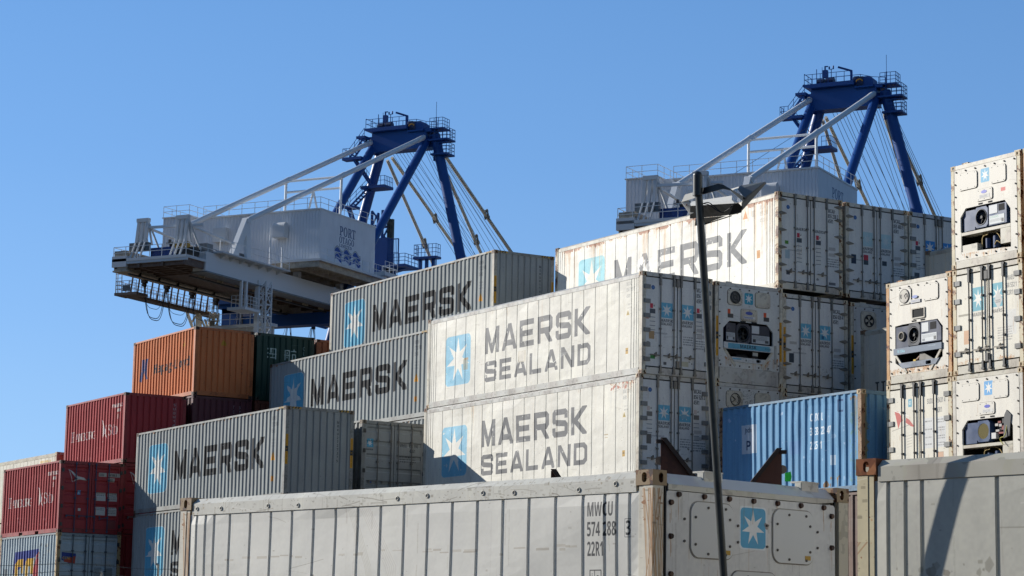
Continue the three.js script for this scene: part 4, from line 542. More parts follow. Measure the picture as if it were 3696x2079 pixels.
R20({ label: 'white refrigerated container with a small red bird emblem on its sunlit doors', at: [-43.03, 5.59, -38.9], end: reeferDoors, barMat: BLACKBAR, hinges: [.3, .95, 1.6, 2.2], keeper: false, endSheet: sunDoor(104, (s) => { s.poly([[.30, 1.92], [.44, 1.9], [.58, 1.74], [.62, 1.66], [.52, 1.62], [.44, 1.46]], '#b9443c').poly([[.74, 1.72], [.86, 1.66], [1.06, 1.46], [.9, 1.5], [.72, 1.6]], '#b9443c').line([[.3, 1.92], [.9, 1.74]], .02, '#e9e6dc'); s.rect(.82, 1.98, .14, .2, '#4f9db4').t('GI', .84, 2.04, .09, '#d5dde0', { sx: .6 }); s.t('SUDU', 1.52, 2.0, .13, '#55585a', { sx: .52 }).t('05431 4', 1.86, 2.0, .13, '#55585a', { sx: .52 }).t('22R1', 1.86, 1.76, .13, '#55585a', { sx: .52 }); s.rect(1.42, .9, .38, .75, '#cfd0ce').rect(1.86, .9, .34, .75, '#cfd0ce'); for (const y of [1.55, 1.35, 1.15, .98]) s.tiny(1.44, y, .26, 1, .035, '#666').tiny(1.9, y + .02, .26, 2, .03, '#666'); s.rect(1.9, .42, .2, .36, '#c9a182').line([[1.9, .42], [2.1, .42], [2.1, .78], [1.9, .78], [1.9, .42]], .012, '#9a7a5c'); s.line([[.2, 1.42], [.9, 1.54]], .025, '#8d8a80', .6); for (let i = 0; i < 5; i++) s.line([[.75, 1.25 - i * .07], [.95, 1.28 - i * .07]], .008, '#777', .7); }), group: 'white refrigerated containers of the right-hand stack' });
R20({ label: 'white refrigerated container with its cooling unit uncovered, lowest at the right edge', at: [-40.54, 5.59, -38.87], end: endElite(true), endSheet: unitSheet(105, [1.12, 2.03, '#4a9fd8'], { rust: 4 }), postMat: paint('#d9d6cc', { r: .6 }), extra: badge(1.24, 1.76, 'EliteLINE', '#4a55c0'), group: 'white refrigerated containers of the right-hand stack' });
for (const [y, c, l] of [[10.83, '#8f8552', 'olive container at the right picture edge, top, only its rusty post in view'], [8.22, '#a5793f', 'container with orange-brown rusty post at the right picture edge, middle'], [5.61, '#9c8c86', 'container with pale post at the right picture edge, lowest of three']]) R20({ label: l, at: [-37.93, y, -38.84], side: 'corr', frameMat: paint(c), postMat: paint('#b98a58', { rust: 1 }), end: corrEnd });

// ---- the two nearest containers
const fYaw = .2233;
const fSheet = sideSheet(L20, ST, 2048, 1024, '#d6d4cb', 111, (s) => {
  const k = '#2f3236'; s.t('MWCU', -.71, 2.25, .112, k, { sx: .58 }).t('574 288', -.71, 2.095, .112, k, { sx: .57 }).t('3', -.292, 2.095, .112, k, { sx: .57 }).t('22R1', -.71, 1.94, .112, k, { sx: .52 });
  s.line([[-.30, 2.08], [-.235, 2.08], [-.235, 2.22], [-.30, 2.22], [-.30, 2.08]], .004, '#55585a'); s.line([[-.68, 1.72], [-.56, 1.72], [-.56, 1.83], [-.68, 1.83], [-.68, 1.72]], .008, k).line([[-.63, 1.72], [-.63, 1.83]], .006, k); s.t('i', -.665, 1.745, .06, k, { b: '' }).t('c', -.615, 1.745, .06, k, { b: '' });
  for (let i = 0; i < 26; i++) { const x = -5.5 + s.r() * 4.6, y = 2.02 + .04 * (s.r() - .5) - .03 * Math.abs(x + 3) * .3; s.rect(x, y, .04 + .12 * s.r(), .01 + .015 * s.r(), ['#a79c88', '#b5ab98', '#978b78'][i % 3], .45); }
  for (let i = 0; i < 12; i++) { s.line([[-3.45 + i * .012, 2.4], [-3.1 + i * .014, 1.9], [-2.95, 1.6]], .008, i % 2 ? '#e6e4da' : '#aba594', .22); }
  for (let i = 0; i < 5; i++) s.line([[-3.62 + .02 * i, 2.4], [-3.36 + .02 * i, 1.9], [-3.25, 1.5]], .006, '#8f8875', .3); s.chips(-4.1, -4.0, 1.7, 1.8, 8, .03, '#5a5136');
  s.weather({ streaks: 8, specks: 40, scuff: 4, dc: '#7a7262', grain: .55 });
});
const railF = new Sheet(-L20, 0, 2.38, ST, 2048, 64, '#cfcdc2', 112); for (let i = 0; i < 60; i++) { const x = -6 * railF.r(), y = 2.4 + .16 * railF.r(); railF.line([[x, y], [x + .03 * railF.r(), y + .06 * (railF.r() - .5)]], .004, '#6b6252', .6); } railF.chips(-2.2, -.2, 2.4, 2.55, 60, .008, '#a89c86').chips(-6, -5.7, 2.4, 2.6, 40, .012, '#a89a80').weather({ streaks: 8, specks: 60, scuff: 8 });
const fPost = (() => { const s = new Sheet(0, .2, 0, ST, 128, 1024, '#d6d0c0', 113); for (let i = 0; i < 26; i++) s.line([[.02 + .16 * s.r(), 2.45], [.02 + .16 * s.r(), 1.9 - .8 * s.r()]], .005, ['#a7713f', '#b98350', '#8f6038'][i % 3], .5); s.chips(0, .2, 2.2, 2.5, 30, .012, '#9a6a42').weather({ streaks: 40, specks: 300, scuff: 10 }); return s.mat(); })();
const nearG = grooveList([.255, .39, .52, .755, 1.06], .303, L20);
function coat(mesh, mat, ax, x0, x1, y0, y1, dir = 1) { uvTo(mesh.geometry, ax, x0, x1, y0, y1, dir); mesh.material = mat; }
const roofCap = paint('#e4e4e0', { r: .45 });
const F = container({ label: 'nearest white refrigerated container across the bottom, lettered near its rusty right corner', L: L20, H: ST, yaw: fYaw, at: [-14.74, 0, -10.28], side: 'groove', frameMat: paint('#d2d0c4', { r: .55 }), postMat: paint('#cfc6b0', { r: .7 }), castMat: paint('#a08a6c', { rust: 1, r: .9 }), grooves: nearG, gw: .036, gd: .010, rows: 24, wob: .03, seed: 44, sheet: fSheet,
  end: (f) => {
    const { H } = f; f.put('sill', span(.165, W - .165, .008, .2, -.07, -.01), f.fm);
    f.put('header', [prism([[.19, 0], [2.05, 0], [2.24, .02], [2.24, .045], [.19, .045]], -.01, .0).translate(0, H - .145, -.01)], f.fm);
    f.put('sloped_cap', capSlope(H), roofCap);
    f.put('front_frame', prism(rrect(.175, .205, W - .175, H - .15, .03), -.06, -.014), f.o.endSheet, null, true);
    for (const q of [.16, W - .174]) f.put('gasket', span(q, q + .014, .2, H - .12, -.03, -.018), RUBBER);
    for (const [a, b, c, d] of [[.45, 1.94, .96, 2.37], [1.45, 1.94, 1.97, 2.37], [.93, 1.4, 1.5, 1.85]]) { const p = f.put('access_panel', prism(rrect(a, b, c, d, .09, 8), -.016, -.002), plain('#d1d0cb', .5)); f.put('gasket', prism(rrect(a - .009, b - .009, c + .009, d + .009, .098, 8), -.016, -.010), paint('#a19d94'), p); for (const [x, y] of [[a + .2, d - .04], [c - .1, d - .04], [a + .05, d - .12], [c - .05, d - .12], [a + .05, b + .1], [c - .05, b + .1], [a + .2, b + .03], [c - .1, b + .03]]) f.put('screw', new THREE.CylinderGeometry(.011, .011, .012, 6).rotateX(Math.PI / 2).translate(x, y, 0), paint('#4a443d'), p); for (const [x, y] of [[a - .07, d - .14], [a - .07, b + .12], [c + .06, d - .16], [c + .06, b + .14]]) f.put('screw', new THREE.CylinderGeometry(.011, .011, .012, 6).rotateX(Math.PI / 2).translate(x, y, -.01), paint('#4a443d'), p); f.put('warning_label', box(c - .08, b + .05, -.001, .07, .035, .004), plain('#b8902c', .6), p); }
    const bl = []; for (let i = 0; i < 7; i++) bl.push([.309 + i * .3, H - .15 + .0 - .025]); for (const y of [2.35, 2.09, 1.8, 1.5]) bl.push([.22, y], [W - .225, y]);
    bolts(f, bl.map(([x, y]) => [x, y]), bigBolt.clone().scale(.85, .85, 1).translate(0, 0, -.016), paint('#5a3f30', { rust: 1, r: 1 }));
    for (const s of [.78, 2.0]) f.put('lifting_bracket', [box(s, H - .02, -.07, .22, .09, .012), box(s - .11, H - .02, -.1, .01, .09, .06), box(s, H + .028, -.12, .23, .012, .12)], paint('#d5d4cd', { r: .5 }));
    f.put('tag_plate', prism(rrect(.085, 1.6, .15, 1.78, .03), -.01, .004), paint('#b59a74', { rust: 1 }));
  },
  endSheet: endSheet(ST, '#d3d1cc', 114, (s) => { s.logo(1.055, 2.04, 1.365, 2.36, '#459fc6', '#e3e3df', '#dfe3e3', .1); for (const x of [.309, .609, .909, 1.209, 1.509, 1.809, 2.109]) s.drip(x, 2.40, .02, .2, .35); for (const y of [2.33, 2.07, 1.8]) for (const x of [.22, 2.213]) s.drip(x, y, .02, .18, .35); for (let i = 0; i < 14; i++) s.drip(.3 + 1.9 * s.r(), 1.6 + s.r() * .8, .01, .3, .12); s.line([[1.9, 1.72], [1.96, 1.6], [1.92, 1.48]], .006, '#6b6356').line([[1.96, 1.6], [2.0, 1.74]], .006, '#6b6356').chips(1.36, 1.4, 2.2, 2.26, 6, .02, '#8a7a70').weather({ streaks: 16, specks: 80, scuff: 5, dc: '#7c7468' }); }, 1024).mat({ r: .5 }),
  extra: (f, hx, hz) => {
    for (const c of f.root.children) if (c.name === 'top_rail' && c.geometry.boundingBox === null) { c.geometry.computeBoundingBox(); if (c.geometry.boundingBox.max.z > 0) coat(c, railF.mat({ r: .5 }), 'x', -hx, hx, 2.38, ST); } else if (c.name === 'corner_post') { c.geometry.computeBoundingBox(); const b = c.geometry.boundingBox; if (b.max.z > 0) { coat(c, fPost, 'x', b.min.x, b.min.x + .2, 0, ST); const p = c.geometry.attributes.position, uv = c.geometry.attributes.uv; for (let i = 0; i < p.count; i++) uv.setX(i, (p.getX(i) - b.min.x + b.max.z - p.getZ(i)) / .32); } }
    for (const d of [.22, .62, 1.35, 1.72, 2.4, 2.78, 4.12, 4.55, 5.25, 5.62]) obj('rivet', new THREE.TorusGeometry(.016, .006, 6, 14).translate(hx - .18 - d, ST - .115 + .02 * Math.sin(d * 9), hz - .011), paint('#c9c7bd'), f.root);
  },
});
function capSlope(H) { const P = [], a = .185, b = W - .185, q = [[a, H - .102, -.008], [b, H - .102, -.008], [b, H - .012, -.10], [a, H - .012, -.10], [a, H - .012, -.2], [b, H - .012, -.2]]; for (const t of [[0, 1, 2], [0, 2, 3], [3, 2, 5], [3, 5, 4]]) for (const k of t) P.push(...q[k]); const g = new THREE.BufferGeometry(); g.setAttribute('position', new THREE.Float32BufferAttribute(P, 3)); g.setAttribute('uv', new THREE.Float32BufferAttribute(new Float32Array(P.length / 3 * 2), 2)); g.computeVertexNormals(); return g; }
container({ label: 'near grey-white container with rusty corner at bottom right, crossed by a dark slanting shadow', L: L40, H: ST, yaw: fYaw, at: [-13.03 + Math.cos(fYaw) * L40, 0, -10.86 - Math.sin(fYaw) * L40], side: 'groove', frameMat: paint('#c9c8bd', { r: .6 }), postMat: (() => { const s = new Sheet(0, 1, 0, 1, 256, 1024, '#cbbf9e', 115); for (let i = 0; i < 30; i++) s.chips(.0, 1, 0, 1, 3, .012, ['#9a5f38', '#7f4628', '#b98a5a'][i % 3]); for (let i = 0; i < 30; i++) s.line([[s.r(), 1], [s.r() * .2 + .1, .2 * s.r()]], .012, '#8f5530', .4); s.weather({ specks: 200 }); const m = s.mat({ r: .85 }); m.map.wrapS = m.map.wrapT = THREE.RepeatWrapping; return m; })(), castMat: (() => { const s = new Sheet(0, 1, 0, 1, 256, 256, '#8a5535', 116); s.chips(0, 1, 0, 1, 120, .09, '#a06a45').chips(0, 1, 0, 1, 120, .06, '#6e4028').weather({ specks: 200 }); const m = s.mat({ r: .95 }); m.map.wrapS = m.map.wrapT = THREE.RepeatWrapping; return m; })(), grooves: grooveList([.27, .42, .56, 1.18], .605, L40), gw: .036, gd: .012, rows: 16, wob: .02, seed: 45, railMat: paint('#c6c4b8', { r: .6 }),
  sheet: sideSheet(L40, ST, 2048, 512, '#b9b7ab', 117, (s) => { s.line([[-11, 2.07], [-10.2, 2.06]], .006, '#7b7568', .7); s.chips(-11.9, -11, 1.65, 1.85, 30, .04, '#8a8578').weather({ streaks: 8, specks: 40, scuff: 3, dc: '#6a6456' }); }), end: corrEnd });

// ---------------------------------------------------------------- yard ground
{
  const g = new THREE.PlaneGeometry(4000, 4000).rotateX(-Math.PI / 2); const m = obj('ground', g, new THREE.MeshStandardMaterial({ color: '#5c5851', roughness: .95, map: (() => { const t = grime.clone(); t.repeat.set(.12, .12); t.needsUpdate = true; return t; })() }), scene); m.userData = { kind: 'structure', label: 'worn concrete of the container yard' };
}

{ // unseen hill ring and added bluff, shaped to cut low sky light; low ahead
  const n = 96, P = [], U = [], I = [], rad = 1500, view = Math.atan2(-.521, -.854);
  for (let i = 0; i <= n; i++) {
    const a = i / n * 2 * Math.PI; let d = Math.abs(((a - view + 3 * Math.PI) % (2 * Math.PI)) - Math.PI) / R; const k = Math.min(1, Math.max(0, (d - 22) / 30));
    const w = Math.exp(-Math.pow((((a / R - 70 + 540) % 360) - 180) / 38, 2)), rr = rad - 1280 * w, h = rr * Math.tan((1.6 + 13 * w + k * (8.5 + 5 * vnoise(Math.cos(a) * 3 + 9, Math.sin(a) * 3 + 9, 5) + 2 * vnoise(Math.cos(a) * 11 + 30, Math.sin(a) * 11 + 30, 8))) * R);
    for (const [f, g] of [[1, -.02], [1.05, .45], [1.14, .8], [1.25, 1.0], [1.8, .9]]) { P.push(Math.cos(a) * rr * f, h * g * (1 + .12 * (vnoise(i * .9, f * 14, 4) - .5)), Math.sin(a) * rr * f); U.push(i / n * 40, f * 10); }
  }
  for (let i = 0; i < n; i++) for (let j = 0; j < 4; j++) { const q = i * 5 + j; I.push(q, q + 1, q + 5, q + 1, q + 6, q + 5); }
  const g = new THREE.BufferGeometry(); g.setAttribute('position', new THREE.Float32BufferAttribute(P, 3)); g.setAttribute('uv', new THREE.Float32BufferAttribute(U, 2)); g.setIndex(I); g.computeVertexNormals();
  const m = obj('unseen_hills', g, new THREE.MeshStandardMaterial({ color: '#3d4a30', roughness: 1, map: grime }), scene, true); m.userData = { kind: 'structure', label: 'unseen hill ring round the harbour with an added bluff, shaped to cut low sky light' };
}

{ // unseen bounce shed added so its sunlit wall brightens container ends facing it
  const t = thing('bounce_shed', 'added white bounce shed outside the picture at the right, brightening shaded container ends', 'bounce_shed'); const cl = plain('#dcdcd6', .7);
  obj('wall', wallGeo(corrPts(-27, 27, .6, .04), 0, 10.5, 1).rotateY(-Math.PI / 2).translate(-12.6, 0, -44.5), cl, t); obj('wall', [span(-12.5, 8, 0, 10.5, -17.7, -17.5), span(-12.5, 8, 0, 10.5, -71.5, -71.3), span(7.8, 8, 0, 10.5, -71.3, -17.7)], cl, t);
  obj('roof', prism([[-13, 10.5], [8.4, 10.5], [-2.3, 13]], -71.8, -17.2), paint('#8d9294'), t); for (const z of [-28, -44, -60]) obj('door', span(-12.75, -12.66, 0, 5, z - 2.5, z + 2.5), paint('#6d7f8f'), t);
}

// ---------------------------------------------------------------- floodlight on its leaning pole
{
  const t = thing('floodlight', 'slanting grey steel pole carrying a boxy white floodlight head', 'floodlight'); t.position.set(-13.795, 0, -10.404);
  const o = [-13.795, 0, -10.404], rel = (p) => [p[0] - o[0], p[1] - o[1], p[2] - o[2]];
  const top = rel([-13.693, 4.655, -9.93]), base = [0, 0, 0];
  obj('pole', [tube(base, top, .0285, 24)], paint('#565c5e', { r: .5, m: .3 }), t);
  obj('pole_cap', [tube([top[0] + .001, top[1] - .14, top[2]], [top[0], top[1] + .012, top[2]], .036, 24), new THREE.SphereGeometry(.035, 20, 8, 0, 6.3, 0, 1.57).translate(top[0], top[1] + .010, top[2])], paint('#4c5254', { r: .5, m: .3 }), t);
  obj('base_plate', [span(-.12, .2, 0, .02, -.12, .16)], STEEL, t);
  FLOOD(t, top);
}
function FLOOD(t, top) {
  // head frame: a = along the lamp's width (to the right in view), b = up, n = out of the back towards the lens
  const fwd = new THREE.Vector3(-.854, 0, -.521), rt = new THREE.Vector3(.521, 0, -.854), up = new THREE.Vector3(0, 1, 0), C = V(top);
  const P = (a, b, n) => { const v = C.clone().addScaledVector(rt, 1.31 * a).addScaledVector(up, 1.31 * b).addScaledVector(fwd, -1.31 * (n - .1 + .9 * a)); return [v.x, v.y, v.z]; };
  const slab = (pts, th) => { // thick polygon in head coordinates, fan from its first corner
    const A = pts.map((p) => P(p[0], p[1], p[2])), B = pts.map((p) => P(p[0], p[1], p[2] - th)), Q = [], n = pts.length;
    for (let i = 1; i + 1 < n; i++) { Q.push(...A[0], ...A[i], ...A[i + 1], ...B[0], ...B[i + 1], ...B[i]); }
    for (let i = 0; i < n; i++) { const k = (i + 1) % n; Q.push(...A[i], ...B[i], ...B[k], ...A[i], ...B[k], ...A[k]); }
    const g = new THREE.BufferGeometry(); g.setAttribute('position', new THREE.Float32BufferAttribute(Q, 3)); g.setAttribute('uv', new THREE.Float32BufferAttribute(new Float32Array(Q.length / 3 * 2), 2)); g.computeVertexNormals(); return g;
  };
  const white = plain('#efece2', .5), body = paint('#b9bab4', { r: .55 }), arm = paint('#4d5457', { r: .5, m: .2 });
  const shell = []; // back of the housing, curving from the top edge down to a crease
  const rows = [[-.084, -.09, .0, .205], [-.096, -.06, -.01, .2], [-.113, -.025, -.02, .205], [-.135, .01, -.03, .212], [-.160, .04, -.035, .2127]];
  for (let i = 0; i + 1 < rows.length; i++) { const [b0, n0, l0, r0] = rows[i], [b1, n1, l1, r1] = rows[i + 1]; shell.push(slab([[l1, b1 + .012, n1], [r1, b1 - .012, n1], [r0, b0 + (i ? -.012 : .006), n0], [l0, b0 + (i ? .012 : -.006), n0]], .004)); }
  obj('lamp_housing', shell.map((q) => q.translate(fwd.x * .15, 0, fwd.z * .15)), white, t);
  obj('lamp_underside', slab([[-.035, -.149, .047], [.2127, -.172, .047], [.2225, -.218, -.03], [.1296, -.2155, -.04], [-.03, -.205, -.04]], .005), paint('#8f9190', { r: .55 }), t);
  obj('lamp_mouth_frame', slab([[.0, -.209, -.042], [.1614, -.2185, -.045], [.0417, -.2424, -.09], [.0, -.2424, -.09]], .005), body, t);
  obj('mounting_bracket', [slab([[-.0805, -.1165, .03], [-.0097, -.104, .03], [-.0097, -.069, .03], [-.061, -.0762, .03]], .005), slab([[-.0805, -.1165, .03], [-.042, -.106, .02], [-.012, -.183, .0], [-.0316, -.1886, .0]], .005)], white, t);
  obj('mounting_bracket', [slab([[.012, -.0982, .055], [.137, -.0811, .055], [.11, -.0469, .055], [.012, -.0604, .055]], .006), slab([[.137, -.0811, .055], [.1736, -.0958, .056], [.1345, -.056, .056], [.11, -.0469, .055]], .006), slab([[.1736, -.0958, .056], [.2395, -.170, .056], [.252, -.150, .056], [.1345, -.056, .056]], .006)], arm, t);
  obj('side_visor', [slab([[.2322, -.174, .03], [.2395, -.2082, -.01], [.3666, -.064, -.06], [.3593, -.0579, -.04], [.2469, -.1446, .03]], .004), slab([[.2127, -.0909, .03], [.2469, -.1446, .03], [.3593, -.0579, -.04], [.2371, -.0655, .0], [.222, -.074, .015]], .004)], paint('#868e95', { r: .45 }), t);
  obj('top_reflector', slab([[.170, -.075, -.02], [.2127, -.0933, .0], [.242, -.0628, -.03]], .004), white, t);
  obj('gear_cover', [slab([[.1736, -.222, .0], [.2347, -.2155, .0], [.2395, -.1935, .02], [.2127, -.170, .052], [.188, -.1837, .05]], .03)], plain('#1f2326', .5), t);
  obj('glass_rim', [bar(P(.042, -.2445, -.088), P(.188, -.2215, -.05), .006)], DARK, t);
  obj('bolt', [tube(P(.2395, -.152, .07), P(.2395, -.152, .05), .007, 8)], DARK, t); obj('bolt', [tube(P(-.052, -.137, .036), P(-.052, -.137, .02), .005, 8)], paint('#7a4a2c'), t);
  for (const k of [0, 1]) obj('cable', curve([P(.026, -.1471 - .003 * k, .06), P(.06, -.160 + .012 * k, .062), P(.1125, -.2033 + .006 * k, .05), P(.128, -.211, .045), P(.16, -.203, .05), P(.1883, -.181, .052)], .0035, 24, 6), plain('#101215', .5), t);
}

// ---------------------------------------------------------------- barbed-wire fence, spreader guides, leaning pole
{
  const t = thing('barbed_wire_fence', 'barbed wire strung on thin steel posts in front of the left stacks', 'fence');
  const a = [-25.6, 0, -5.9], b = [-23.2, 0, -12.2], at = (k, y) => [a[0] + (b[0] - a[0]) * k, y, a[2] + (b[2] - a[2]) * k];
  const pm = paint('#a9adac', { r: .5, m: .4 });
  for (const [k, y] of [[.05, 2.02], [.30, 2.02], [.585, 1.99], [.675, 2.09], [.95, 2.02]]) obj('fence_post', [tube(at(k, 0), at(k, y), .013, 8), tube(at(k, y), [at(k, y)[0] - .01, y + .012, at(k, y)[2] + .02], .012, 8)], pm, t);
  for (const [y, sag] of [[2.07, .02], [1.98, .03], [1.86, .02]]) { const p = []; for (let i = 0; i <= 20; i++) p.push(at(i / 20, y + sag * Math.sin(i * 1.3) - .01)); const g = [curve(p, .0024, 60, 4)]; for (let i = 0; i < 46; i++) { const q = at((i + .5) / 46, y + sag * Math.sin((i + .5) / 46 * 26) - .01); g.push(bar([q[0] - .01, q[1] - .012, q[2] - .012], [q[0] + .01, q[1] + .012, q[2] + .012], .0028)); } obj('barbed_wire', g, paint('#6d7072', { r: .5, m: .4 }), t); }
}
{
  const t = thing('container_spreader', 'rusty steel spreader with upturned triangular corner guides behind the nearest container', 'spreader'); t.position.set(-21.9, 0, -15.8);
  const o = [-21.9, 0, -15.8], rel = (p) => [p[0] - o[0], p[1] - o[1], p[2] - o[2]];
  const brown = paint('#5c3423', { r: .8 }), edge = paint('#3a2a22', { r: .7 });
  const guide = (A, dir, h, w, lug) => { // vertical edge at A, slope running along dir
    const q = rel(A), d = V(dir).normalize(), n = new THREE.Vector3(-d.z, 0, d.x), m = new THREE.Matrix4().makeBasis(d, new THREE.Vector3(0, 1, 0), n).setPosition(q[0], q[1], q[2]);
    const g = obj('corner_guide', prism([[0, -.5], [w, -.5], [.02, h], [0, h]], -.02, .02).applyMatrix4(m), brown, t);
    obj('guide_flange', [clean(prism([[w, -.5], [w + .06, -.5], [.06, h + .02], [.0, h + .02]], -.07, .07)).applyMatrix4(m)], edge, g);
    if (lug) { obj('guide_lug', [new THREE.CylinderGeometry(.05, .05, .03, 16).rotateX(Math.PI / 2).translate(-.01, h * .42, 0).applyMatrix4(m)], paint('#8a7a6a', { r: .6 }), g); obj('guide_tip', [box(-.02, h - .02, 0, .07, .04, .08).applyMatrix4(m)], edge, g); }
  };
  const U = [.521, 0, -.854];
  guide([-22.1, 3.25, -15.52], U, .42, .74, true); guide([-21.27, 3.18, -16.63], [-.521, 0, .854], .38, .7, true); guide([-22.8, 3.19, -14.47], U, .10, .40, false);
  const B = (a, b, w, h) => bar(rel(a), rel(b), w, h);
  obj('cross_beam', [B([-22.5, 2.78, -15.2], [-21.1, 2.78, -17.1], .2, .2)], edge, t); obj('cross_beam', [B([-23.6, 2.78, -13.9], [-22.6, 2.78, -14.9], .2, .2)], edge, t); obj('main_beam', [B([-22.8, 2.78, -14.2], [-21.4, 2.78, -16.7], .3, .25)], brown, t);
  for (const p of [[-22.5, -15.2], [-21.1, -17.1], [-23.4, -14.1]]) obj('stand_leg', [B([p[0], 0, p[1]], [p[0], 2.75, p[1]], .12)], edge, t);
}
{
  const m = obj('marker_tag', prism([[0, 0], [.085, .0], [.10, .075], [.085, .15], [.06, .14], [.0, .125]], -.003, .003), plain('#35e04a', .5), scene); m.scale.setScalar(.55); m.position.set(-15.10, 2.60, -11.84); m.rotation.y = 58 * R; tag(m, 'fluorescent green tag standing on the roof edge of the nearest white container', 'tag');
}

// ---------------------------------------------------------------- quay cranes: x across the boom, y up, z back towards the yard
function makeCrane() {
  const t = thing('quay_crane', 'white and blue ship-to-shore crane with its machinery house, left of the two', 'crane', 'ship-to-shore cranes on the quay');
  const B = plain('#06468c', .42), BD = plain('#06468c', .5), Wt = plain('#dfe2e3', .4), Wm = plain('#d3d6d7', .5), Cr = plain('#ddd3bd', .6), Rs = paint('#cfc3ae', { r: .9 }), DkR = paint('#7d685a', { r: .9 }), Rope = plain('#3a4656', .6), Gy = paint('#8a9196', { r: .6 });
  const s = 3.31, Z = (g) => -g;
  const p3 = (c, y, g) => [c, y, -g];
  // girders and boom
  for (const k of [-1, 1]) {
    const g0 = k > 0 ? -42 : -45;
    const gd = obj('girder', span(k * s - .7, k * s + .7, 35.75, 37.55, 0, -g0), k > 0 ? Wt : Rs, t);
    obj('trolley_rail', span(k * s - k * 1.0 - .12, k * s - k * 1.0 + .12, 35.3, 35.42, -30, -g0), STEEL, gd); obj('rail_bracket', [...Array(14)].map((_, i) => span(k * s - k * 1.15 - .18, k * s - k * .7 + .0, 35.42, 35.75, -(g0 + 2 + i * 3), -(g0 + 2 + i * 3) + .12)), Rs, gd);
    obj('bottom_flange', span(k * s - .85, k * s + .85, 35.62, 35.75, 0, -g0), k > 0 ? Gy : Rs, gd);
    obj('boom', span(k * s - .65, k * s + .65, 35.8, 37.4, -46, -.5), Wt, t);
    // stays
    const T = p3(k * s, 57.2, .0), Bk = p3(k * s, 41.75, -34.5), M = [T[0], T[1] + (Bk[1] - T[1]) * .507, T[2] + (Bk[2] - T[2]) * .507];
    const bs = obj('back_stay', [tube(T, Bk, .27, 12)], Wt, t); obj('stay_eye', [tube([T[0] - .2, T[1], T[2]], [T[0] + .2, T[1], T[2]], .42, 16), tube([T[0], T[1], T[2]], [T[0], T[1] - .9, T[2] + 2], .3, 10)], Wt, bs);
    obj('stay_joint', [tube([M[0], M[1] + .25, M[2] - .5], [M[0], M[1] - .25, M[2] + .5], .30, 10)], Wt, bs);
    obj('stay_bracket', [bar(p3(k * s, 37.5, -36.9), Bk, .55, .75), bar(p3(k * s, 37.5, -34.0), [Bk[0], Bk[1] - .2, Bk[2]], .35, .7), span(k * s - .32, k * s + .32, 37.55, 37.8, 33.5, 37.4), tube([Bk[0] - .35, Bk[1], Bk[2]], [Bk[0] + .35, Bk[1], Bk[2]], .3, 12)], Wt, t);
    for (const [y0, g0_, y1, g1, yj, gj] of [[56.1, 3.9, 38, 40.5, 51.1, 13.3], [55.6, 2.9, 38, 22.6, 47.8, 11.7]]) { const fs = obj('fore_stay', [tube(p3(k * s * .98, y0, g0_), p3(k * s, y1, g1), .185, 8)], Cr, t); const f = (y0 - yj) / (y0 - y1), q = p3(k * s, yj, g0_ + (g1 - g0_) * f); obj('stay_joint', [tube([q[0] - .3, q[1] + .3, q[2]], [q[0] + .3, q[1] + .3, q[2]], .17, 8), tube([q[0] - .3, q[1] - .3, q[2] - .4], [q[0] + .3, q[1] - .3, q[2] - .4], .17, 8), bar([q[0] - .24, q[1] + .5, q[2] + .15], [q[0] - .24, q[1] - .55, q[2] - .5], .12, .2), bar([q[0] + .24, q[1] + .5, q[2] + .15], [q[0] + .24, q[1] - .55, q[2] - .5], .12, .2)], plain('#8f897c', .6), fs); }
    // front legs of the A-frame
    obj('frame_leg', tube(p3(k * s, 56.9, .2), p3(k * s, 36, -17.6), .46, 20), B, t);
    obj('leg_foot', [bar(p3(k * s, 38.5, -15.6), p3(k * s, 36.8, -17), 1.1, 1.1)], B, t);
  }
  // waterside portal legs, spreading downwards
  obj('portal_leg', [tube(p3(-2.6, 56.6, .6), p3(-9.0, 33, .2), .55, 20)], B, t); obj('portal_leg', [tube(p3(4.15, 57.3, .3), p3(9.6, 36, .2), .55, 20)], B, t);
  obj('portal_leg', [span(-10.2, -8.0, 0, 33.4, -1.2, 1.2)], B, t); obj('portal_leg', [span(8.6, 10.8, 0, 36.2, -1.2, 1.2)], B, t);
  for (const [a, b, c0] of [[-9.9, -7.7, -8.8], [7.7, 9.9, 8.8]]) { const lg = obj('landside_leg', [span(a, b, 0, 36.6, 16, 18.6), prism([[16, 0], [18.6, 0], [18.6, .9], [16, .9]], a, b).rotateY(-Math.PI / 2).translate(0, 35.8, 0)], B, t); obj('leg_head', [span(a - .5, b + .15, 36.6, 37.15, 15.7, 19.6), span(a - .2, b + .1, 36.2, 36.6, 15.8, 19.1)], B, lg); obj('tie_beam', tube([c0 + .5, 36.9, 16], [c0 + .5, 36.9, .8], .42, 16), B, t); }
  obj('sill_beam', [span(-10, 10, 3, 4.6, 16.4, 18.2)], B, t); obj('cross_beam', [span(-9, 9, 34.2, 35.4, 16.6, 18.2)], B, t);
  // apex
  obj('apex_beam', [span(-3.6, 3.6, 55.75, 57.5, -.9, .75), span(-3.2, 4.2, 57.5, 57.9, -.9, .7)], B, t);
  const pl = obj('apex_platform', [prism([[-3.85, 58.15], [-3.2, 57.95], [1.45, 57.95], [1.45, 58.35], [-3.85, 58.35]], -1.1, 1.3), span(1.45, 3.4, 57.6, 57.75, -1.1, 1.1)], BD, t);
  obj('railing', [...railing([[-3.7, 58.35, 1.2], [-3.7, 58.35, -1], [1.4, 58.35, -1], [2.6, 58.0, -1], [4.0, 57.8, -1]], 1.1, .9, .03), ...railing([[-3.7, 58.35, 1.2], [1.3, 58.35, 1.2]], 1.0, .9, .028)], BD, pl);
